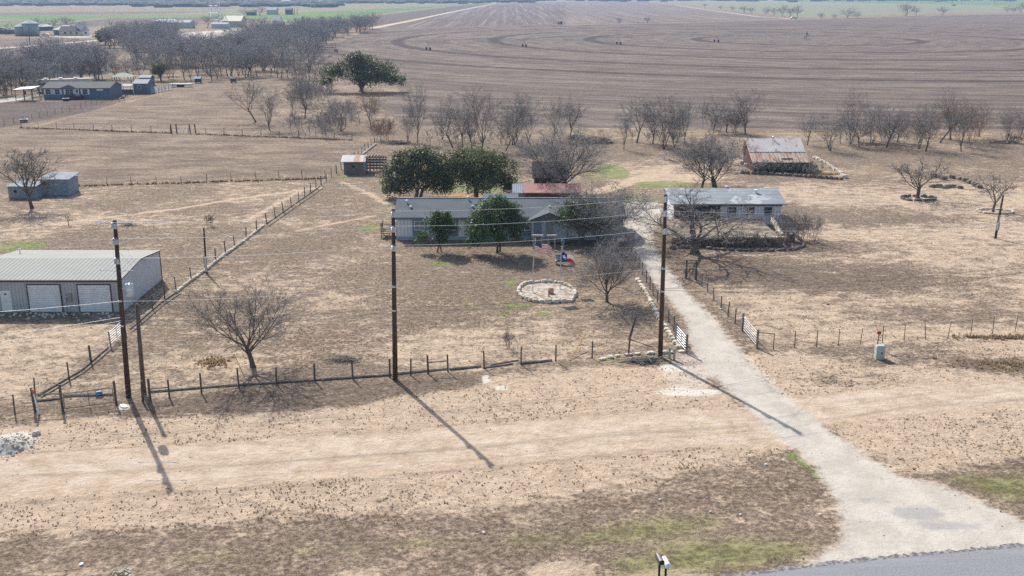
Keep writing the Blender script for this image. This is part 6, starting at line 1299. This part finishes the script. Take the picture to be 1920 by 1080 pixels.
# dirt pedestal, marker, mailboxes
t = thing('utility_pedestal', 'grey-green utility pedestal standing in bare soil in front of the T-post fence', 'utility pedestal', P(1648, 672)); q = MB(); q.bb(-.34, .34, -.26, .26, 0, 1.0); q.build('cabinet', M['utilgreen'], t)
q = MB(); q.add([(-.36, -.28, 1.0), (.36, -.28, 1.0), (.36, .28, 1.0), (-.36, .28, 1.0), (-.3, -.2, 1.12), (.3, -.2, 1.12), (.3, .2, 1.12), (-.3, .2, 1.12)], [(4, 5, 6, 7), (0, 1, 5, 4), (1, 2, 6, 5), (2, 3, 7, 6), (3, 0, 4, 7), (3, 2, 1, 0)]); q.build('lid', M['utilgreen'], t); MB().bb(.05, .13, -.28, -.262, .45, .6).build('latch', M['black'], t)
t = thing('marker_post', 'rusty steel marker post with a red cap beside the green pedestal', 'marker', P(1644, 655)); MB().tube([(0, 0, 0), (.05, 0, 1.3)], .04).build('stake', M['tpost'], t); MB().bb(-.1, .2, -.06, .06, 1.3, 1.55).build('cap', mat('red_plastic', (.45, .04, .03), .5), t)
zmb = 1.32
def mailbox(label, px, m, flag):
    p = P(px[0], px[1], 1.25); t = thing('mailbox', label, 'mailbox', (p.x, p.y, 0), R(8)); MB().bb(-.045, .045, -.045, .045, 0, 1.15).build('post', M['black'], t); MB().bb(-.14, .14, -.3, .3, 1.15, 1.18).build('platform', M['wood'], t)
    q = MB(); pr_ = [(-.13, 0), (.13, 0), (.13, .14)] + [(.13 * math.cos(a * math.pi / 8), .14 + .13 * math.sin(a * math.pi / 8)) for a in range(1, 8)] + [(-.13, .14)]; n_ = len(pr_)
    q.add([(x, -.36, 1.18 + z) for x, z in pr_] + [(x, .36, 1.18 + z) for x, z in pr_], [tuple(range(n_)), tuple(range(2 * n_ - 1, n_ - 1, -1))] + [(i, (i + 1) % n_, (i + 1) % n_ + n_, i + n_)[::-1] for i in range(n_)]); q.build('box', m, t)
    MB().bb(-.12, .12, -.375, -.36, 1.19, 1.42).build('door', M['black'] if flag else m, t); MB().bb(.135, .15, -.1, .15, 1.32, 1.36).build('signal_flag', M['flagred'], t)
mailbox('dark metal mailbox on a post at the bottom edge of the photo', (1237, 1050), mat('dark_tin', (.16, .15, .16), .35, metal=.5), True); mailbox('shiny pale mailbox right of the dark one at the bottom edge', (1249, 1056), M['white'], False)
# rubble heap at the left edge
rng = random.Random(12); c = P(12, 838); q = MB()
q.lathe([(1.5, -.02), (1.1, .14), (.7, .34), (.3, .52), (0, .58)], (0, 0, 0), 14)
for k in range(900):
    a = rng.uniform(0, 6.3); rr_ = abs(rng.gauss(0, .9)); z_ = max(0, .62 * (1 - rr_ / 1.5)); s = .04 + .16 * rng.random() ** 3; q.rock((rr_ * 1.25 * math.cos(a), rr_ * math.sin(a), z_ * rng.uniform(.6, 1)), (s, s, s * .8), rng)
tag(q.build('rubble_heap', M['rubble'], loc=c), 'heap of pale caliche rubble at the left edge by the dirt track', 'rubble heap', kind='stuff')
tag(MB().rock((0, 0, .1), (.6, .4, .35), random.Random(3)).build('rock', M['rubble'], loc=P(68, 815)), 'pale rock just right of the rubble heap', 'rock')
# litter
LIT = [(232, 762, .5, .9, 'flat pale slab of paper on the ground below the transformer pole'), (907, 1000, .2, .12, 'white scrap lying in the dark grass at the bottom centre'), (153, 1059, .2, .3, 'white scrap in the dark grass at the lower left'), (1332, 961, .16, .12, 'white scrap on the green verge, left of two'), (1388, 966, .16, .12, 'white scrap on the green verge, right of two'), (1436, 872, .18, .14, 'white scrap at the verge near the driveway bend'), (1538, 966, .12, .12, 'white scrap in the verge close to the driveway edge'),
       (1237, 938, .14, .14, 'white scrap on dry grass above the mailboxes'), (1884, 633, .7, .25, 'white plastic litter at the fence near the right edge'), (1826, 630, .4, .2, 'small white litter by the T-post fence'), (1352, 580, .4, .3, 'white bag caught at the right driveway fence'), (1713, 880, .25, .18, 'small dark reddish stone on the driveway mouth'), (1552, 571, .4, .2, 'reddish brick fragment in the right pasture'), (874, 741, .14, .1, 'tiny orange scrap on the sand right of the middle pole')]
for x_, y_, w1, w2, lab in LIT:
    mm = 'orange' if 'orange' in lab else ('pinkroof' if 'reddish' in lab else 'white'); tag(MB().rock((0, 0, .05), (w1, w2, .09), random.Random(x_)).build('litter' if mm != 'pinkroof' else 'stone_fragment', M[mm], loc=P(x_, y_)), lab, 'litter')
t = P(224, 1078); q = MB(); rng = random.Random(31)
for k in range(9): a = k * .7; q.tube([(0, 0, .12), (.3 * math.cos(a), .25 * math.sin(a), .25), (.6 * math.cos(a), .5 * math.sin(a), .05)], [.1, .08, .02], 5)
tag(q.build('driftwood_stump', mat('pale_stump', (.55, .46, .33), .9), loc=t), 'pale gnarled piece of root at the bottom left edge', 'root')
# small things round the cottage and the drive
t = thing('grill', 'small dark box standing on the concrete pad by the house', 'box', P(1165, 401)); MB().bb(-.3, .3, -.25, .25, .1, .55).build('body', mat('blue_grey_box', (.36, .46, .52)), t); MB().bb(-.32, .32, -.27, .27, .552, .6).build('lid', M['black'], t)
t = thing('satellite_dish', 'white satellite dish in front of the grey-green live oak', 'dish', P(750, 372)); MB().tube([(0, 0, 0), (0, 0, 3.6)], .04).build('mast', M['galv'], t); q = MB(); q.lathe([(.45, .12), (.3, .05), (0, 0)], (0, 0, 0), 16); dsh = q.build('dish', M['white'], t); dsh.location = (0, -.1, 3.7); dsh.rotation_euler = (R(60), 0, 0)
# ------------------------------------------------------------------ animals: pinto horse by the pasture fence
def horse(px, rz):
    t = thing('horse', 'brown and white pinto horse standing at the fence by the manufactured home', 'horse', P(*px), rz)
    J = {'rump': (-.75, 0, 1.25), 'back': (-.2, 0, 1.22), 'chest': (.45, 0, 1.22), 'neck': (.8, 0, 1.5), 'poll': (1.05, 0, 1.85), 'face': (1.25, 0, 1.65), 'nose': (1.42, 0, 1.42)}
    E_ = [('rump', 'back'), ('back', 'chest'), ('chest', 'neck'), ('neck', 'poll'), ('poll', 'face'), ('face', 'nose')]; RD = {'rump': .27, 'back': .29, 'chest': .27, 'neck': .17, 'poll': .11, 'face': .10, 'nose': .07}
    for s in (-1, 1):
        for nm, pts in (('h', [('stifle', (-.68, .17 * s, .95, .14)), ('hock', (-.88, .17 * s, .52, .06)), ('fet', (-.82, .17 * s, .14, .045)), ('hoof', (-.76, .17 * s, .03, .06))]), ('f', [('elbow', (.45, .15 * s, .88, .11)), ('knee', (.47, .15 * s, .48, .06)), ('fet', (.46, .15 * s, .14, .045)), ('hoof', (.5, .15 * s, .03, .06))])):
            prev = 'rump' if nm == 'h' else 'chest'
            for a, (x, y, z, r) in pts: k = nm + a + str(s); J[k] = (x, y, z); RD[k] = r; E_.append((prev, k)); prev = k
    ks = list(J); me_ = bpy.data.meshes.new('body'); me_.from_pydata([J[k] for k in ks], [(ks.index(a), ks.index(b)) for a, b in E_], []); me_.materials.append(mat('pinto_coat', (.12, .05, .03), .7, (.72, .68, .62), 1.1, thr=(.49, .53)))
    o = link('body', me_, t); md = o.modifiers.new('skin', 'SKIN')
    for i, k in enumerate(ks): me_.skin_vertices[0].data[i].radius = (RD[k], RD[k])
    me_.skin_vertices[0].data[0].use_root = True; sub = o.modifiers.new('sub', 'SUBSURF'); sub.levels = sub.render_levels = 2
    MB().tube([(-1.0, 0, 1.3), (-1.15, 0, 1.0), (-1.12, 0, .55)], [.05, .08, .03], 6).build('tail', M['black'], t, True); MB().tube([(.55, 0, 1.52), (.8, 0, 1.75), (1.02, 0, 1.98)], [.04, .06, .04], 5).build('mane', M['black'], t)
    for s in (-.06, .06): MB().tube([(1.03, s, 1.92), (1.03, s * 1.3, 2.1)], [.04, .01], 5).build('ear', mat('pinto_coat', (.12, .05, .03)), t)
horse((230, 192), R(25))
# ------------------------------------------------------------------ centre-pivot irrigation
pv = thing('irrigation_rig', 'long centre-pivot irrigation rig standing across the ploughed field', 'irrigation rig', PC)
pts_ = [PC] + list(reversed(TOW)) + [P(630, 98)]; gm = mat('dark_galvanised', (.22, .24, .27), .5, (.15, .17, .19), 4)
for i, p in enumerate(pts_):
    o_ = p - PC
    if i == 0:
        q = MB()
        for s in (-1, 1):
            for u in (-1, 1): q.tube([(s * 1.8, u * 1.8, 0), (s * .3, u * .3, 4.2)], .12, 4)
        q.tube([(0, 0, 0), (0, 0, 5.2)], .2, 6); q.bb(-1.6, -.9, -.4, .4, .8, 2.0); q.build('pivot_tower', gm, pv, loc=o_)
    else:
        d = (pts_[i] - pts_[i - 1]).normalized(); n_ = Vector((-d.y, d.x, 0)); q = MB()
        for s in (-1, 1): q.tube([tuple(n_ * s * 2 + Vector((0, 0, .9))), (0, 0, 4.0)], .09, 4); q.tube([tuple(n_ * s * 1.0 + Vector((0, 0, 2.4))), tuple(n_ * -s * 1.0 + Vector((0, 0, 2.4)))], .06, 4)
        q.tube([tuple(n_ * 2 + Vector((0, 0, .9))), tuple(n_ * -2 + Vector((0, 0, .9)))], .12, 4); tw_ = q.build('drive_tower', gm, pv, loc=o_)
        for s in (-1, 1): w0 = n_ * s * 2; MB().tube([tuple(w0 + d * -.2 + Vector((0, 0, .7))), tuple(w0 + d * .2 + Vector((0, 0, .7)))], .7, 12).build('wheel', M['black'], tw_)
    if i: 
        a, c = pts_[i - 1] - PC, o_; q = MB(); n_ = 12; arc = [a.lerp(c, k / n_) + Vector((0, 0, 3.9 + 1.1 * math.sin(math.pi * k / n_))) for k in range(n_ + 1)]
        q.tube(arc, .085, 5, cap=False); low = [a.lerp(c, k / n_) + Vector((0, 0, 3.9 - .6 * math.sin(math.pi * k / n_))) for k in range(n_ + 1)]; q.tube(low, .03, 3, cap=False)
        for k in range(1, n_): q.tube([arc[k], low[k]], .03, 3); q.tube([arc[k], low[k - 1]], .03, 3)
        for k in range(1, n_, 2): q.tube([arc[k], arc[k] - Vector((0, 0, 2.8))], .02, 3)
        q.build('span', gm, pv)
# far vehicles and farm buildings
t = thing('tractor', 'small dark tractor parked on the far field track', 'tractor', P(1050, 46)); MB().bb(-1.8, .2, -.6, .6, 1.0, 1.9).build('hood', M['black'], t); MB().bb(.2, 1.8, -.8, .8, 1.0, 3.0).build('cab', gm, t)
for x_, r_ in ((-1.5, .6), (1.1, 1.0)):
    for s in (-1.0, 1.0): MB().tube([(x_, s - .25, r_), (x_, s + .25, r_)], r_, 14).build('wheel', M['black'], t)
def car(label, px, m, kind='car', sc=1.0, rz=0):
    t = thing('parked_' + kind, label, kind, P(*px), rz); q = MB(); pr_ = [(-2.3, .4), (2.2, .4), (2.3, .85), (1.3, 1.0), (.6, 1.5), (-1.2, 1.55), (-1.9, 1.0), (-2.35, .9)]; n_ = len(pr_)
    q.add([(x * sc, -.9 * sc, z * sc) for x, z in pr_] + [(x * sc, .9 * sc, z * sc) for x, z in pr_], [tuple(range(n_)), tuple(range(2 * n_ - 1, n_ - 1, -1))] + [(i, i + n_, (i + 1) % n_ + n_, (i + 1) % n_) for i in range(n_)]); q.build('body', m, t)
    MB().bb(-1.1 * sc, .5 * sc, -.93 * sc, .93 * sc, 1.02 * sc, 1.42 * sc).build('window', M['glass'], t)
    for x_ in (-1.5, 1.5):
        for s in (-.85, .85): MB().tube([(x_ * sc, (s - .1) * sc, .35 * sc), (x_ * sc, (s + .1) * sc, .35 * sc)], .35 * sc, 12).build('wheel', M['black'], t)
car('white pickup-like vehicle at the far corner of the ploughed field', (1488, 36), M['white'], 'car', 1.6); car('tiny red car on the far road at the top right', (1788, 11), mat('dull_red', (.35, .04, .04), .5), 'car', 2.0); car('small white car parked left of the far farmhouse', (86, 67), M['white'], 'car', 1.1)
def bin_(label, px, r, h): t = thing('grain_bin', label, 'grain bin', P(*px)); MB().lathe([(r, 0), (r, h)], (0, 0, 0), 24).build('wall', ribbed('bin_steel', (.34, .40, .44), (.28, .33, .37), 1.0, 2, metal=.1), t, True); MB().lathe([(r * 1.05, h), (r * .1, h * 1.28), (0, h * 1.3)], (0, 0, .01), 24).build('roof', M['farroof'], t)
bin_('shorter steel grain bin at the upper left, left of two', (42, 67), 4.4, 6.0); bin_('taller steel grain bin at the upper left, right of two', (59, 67), 5.2, 8.0)
def fbarn(label, px0, px1, eave, ridge, dep, wm, rm, name='farm_building', wins=0):
    a, b = P(*px0), P(*px1); d = b - a; t = thing(name, label, 'building', a, math.atan2(d.y, d.x)); gable(t, 0, d.length, 0, dep, eave, ridge, .4, .2, wm, rm)
    for k in range(wins): window(t, d.length * (k + 1) / (wins + 1), eave * .55, 1.6, 1.4, 0, M['white'], M['glass'], 0)
palew = mat('pale_metal_wall', (.50, .54, .58), .7, (.44, .48, .52)); wcr = mat('far_cream_wall', (.62, .57, .40), .8)
fbarn('cream far farmhouse with a taupe roof, front wing', (112, 67.5), (155, 67.5), 3.4, 6.2, 10, wcr, M['shinglebrown'], 'farmhouse', 3); fbarn('white gabled right wing of the far farmhouse', (154, 67.5), (168, 67), 3.6, 7.2, 9, M['white'], M['farroof'], 'farmhouse', 1)
fbarn('pale roofed left wing of the far farmhouse', (101, 66), (114, 66.5), 3.6, 6.4, 16, M['slate'], M['farroof'], 'farmhouse'); fbarn('low white-roofed shed left of the grain bins', (18, 64), (36, 63), 3, 4.5, 14, M['slate'], M['farroof']); fbarn('low white-roofed shed between the grain bins and the far farmhouse', (74, 58), (100, 57), 3, 4.5, 14, M['slate'], M['farroof'])
fbarn('long white far barn with a pale roof', (312, 53), (356, 53), 4.5, 6.2, 14, palew, M['farroof']); fbarn('left part of the long white far barn', (285, 50), (311, 51.5), 4.5, 6.2, 22, palew, M['farroof']); fbarn('large cream-roofed far building right of the tower', (418, 51), (452, 51), 5, 9, 20, wcr, mat('cream_roof', (.62, .55, .42), .7))
fbarn('white trailer-like building below the lattice tower', (397, 53.5), (427, 53.5), 3.5, 4.6, 8, palew, M['farroof']); fbarn('white gabled farm building with a brown lean-to', (511, 52), (524, 52), 5.5, 9, 12, M['white'], M['farroof']); fbarn('brown lean-to right of the white gabled farm building', (518, 53), (530, 53), 3.5, 5.5, 8, M['wood'], M['shinglebrown'])
fbarn('far pale building in the green field', (500, 27.5), (518, 27.5), 6, 9, 14, M['cream'], M['farroof']); fbarn('far small dark house in the green field', (535, 27.5), (547, 27.5), 6, 8, 10, M['slate'], M['shinglebrown']); fbarn('far white barn near the horizon, left of the lone bright one', (528, 9), (543, 9), 8, 13, 25, M['white'], M['farroof']); fbarn('small bright far barn near the horizon', (596, 7.5), (603, 7.5), 9, 13, 25, M['white'], M['farroof']); fbarn('low dark far shed left of the lone trees in the green field', (462, 29), (478, 29), 4, 6, 10, M['slate'], M['shinglebrown'])
# ------------------------------------------------------------------ tufts, weeds
def tufts(name, label, mname, spots, hmin, hmax, seed, cat='grass'):
    rng = random.Random(seed); q = MB(); vs, fs = [], []
    for p in spots:
        s = hmin + (hmax - hmin) * rng.random() ** 2
        for k in range(5):
            a = rng.uniform(0, 6.3); dx, dy = math.cos(a), math.sin(a); w_ = s * .4; bx, by = p[0] + dx * s * .5, p[1] + dy * s * .5; n0 = len(vs)
            vs += [(bx - dy * w_, by + dx * w_, 0), (bx + dy * w_, by - dx * w_, 0), (bx + dx * s * .2, by + dy * s * .2, s * rng.uniform(.5, 1.2))]; fs.append((n0, n0 + 1, n0 + 2))
    q.add(vs, fs); return tag(q.build(name, M[mname]), label, cat, kind='stuff')
rng = random.Random(55); tw_att = ATT['tuft'].reshape(ny, nx); snd = ATT['sand'].reshape(ny, nx); drv = (drvm + trm).reshape(ny, nx)
sp = []
while len(sp) < 24000:
    y = 40 + 100 * rng.random() ** 1.7; x = rng.uniform(-1, 1) * (y * .5 + 5); j = np.searchsorted(gy, y); i = np.searchsorted(gx, x)
    cl = math.sin(x * .9 + 2 * math.sin(y * .6)) * math.sin(y * 1.1 + 1.7 * math.sin(x * .5)); cl += .6 * math.sin(x * .23 + y * .31)
    if rng.random() < tw_att[j, i] * (.25 + .6 * max(0, cl)) and drv[j, i] < .3 and (Vector((x, y, 0)) - a2).dot(nrm) < -.5: sp.append((x, y))
tufts('grass_tufts', 'small dark tufts of dead grass dotted over the bare sand', 'tuft', sp, .02, .10, 1)
q = MB(); rng2 = random.Random(99)
for _ in range(2600):
    y = 42 + 60 * rng2.random() ** 1.4; x = rng2.uniform(-1, 1) * (y * .5 + 4); s = .02 + .07 * rng2.random() ** 4
    if (Vector((x, y, 0)) - a2).dot(nrm) < .2: q.rock((x, y, s * .2), (s * rng2.uniform(.8, 1.6), s, s * .6), rng2)
tag(q.build('pebbles', mat('pale_pebbles', (.55, .50, .43), .9, (.34, .29, .24), .8, island=.6)), 'small pale stones strewn over the bare ground, lane and verge', 'pebbles', kind='stuff')
sp = []
for c, rx, ry, n_ in (((1900, 633), 5, .5, 400), ((1550, 327), 2.2, .8, 500), ((400, 680), 1.6, 1.2, 160), ((1880, 685), 4, 1.4, 160)):
    p = P(*c); sp += [(p.x + rng.gauss(0, rx * .45), p.y + rng.gauss(0, ry * .45)) for _ in range(n_)]
tufts('straw_grass', 'clumps of pale dry straw grass by the fences and the barn', 'straw', sp, .08, .28, 2)
sp = []
for pl in ([(40, 240), (320, 250)], [(370, 252), (660, 263)], [(150, 349), (610, 335)]):
    a, b = P(*pl[0]), P(*pl[1]); n_ = int((b - a).length * 12); sp += [tuple(a.lerp(b, rng.random()) + Vector((rng.gauss(0, .25), rng.gauss(0, .25), 0)))[:2] for _ in range(n_)]
tufts('dead_weeds', 'brown dead weeds grown up along the foot of the field fences', 'weed', sp, .1, .35, 3, 'weeds')
# ------------------------------------------------------------------ haze
hz_ = MB().box((0, 4200, 15.5), (14500, 8900, 49)).build('haze', None or M['white']); tag(hz_, 'thin pale haze over the plain', 'haze', kind='stuff')
mh_ = bpy.data.materials.new('air_haze'); mh_.use_nodes = True; nt = mh_.node_tree; nt.nodes.remove(nt.nodes['Principled BSDF']); pvn = nt.nodes.new('ShaderNodeVolumePrincipled'); pvn.inputs['Color'].default_value = (.50, .70, 1, 1); pvn.inputs['Density'].default_value = HAZE; pvn.inputs['Anisotropy'].default_value = 0
nt.links.new(pvn.outputs[0], nt.nodes['Material Output'].inputs['Volume']); hz_.data.materials[0] = mh_
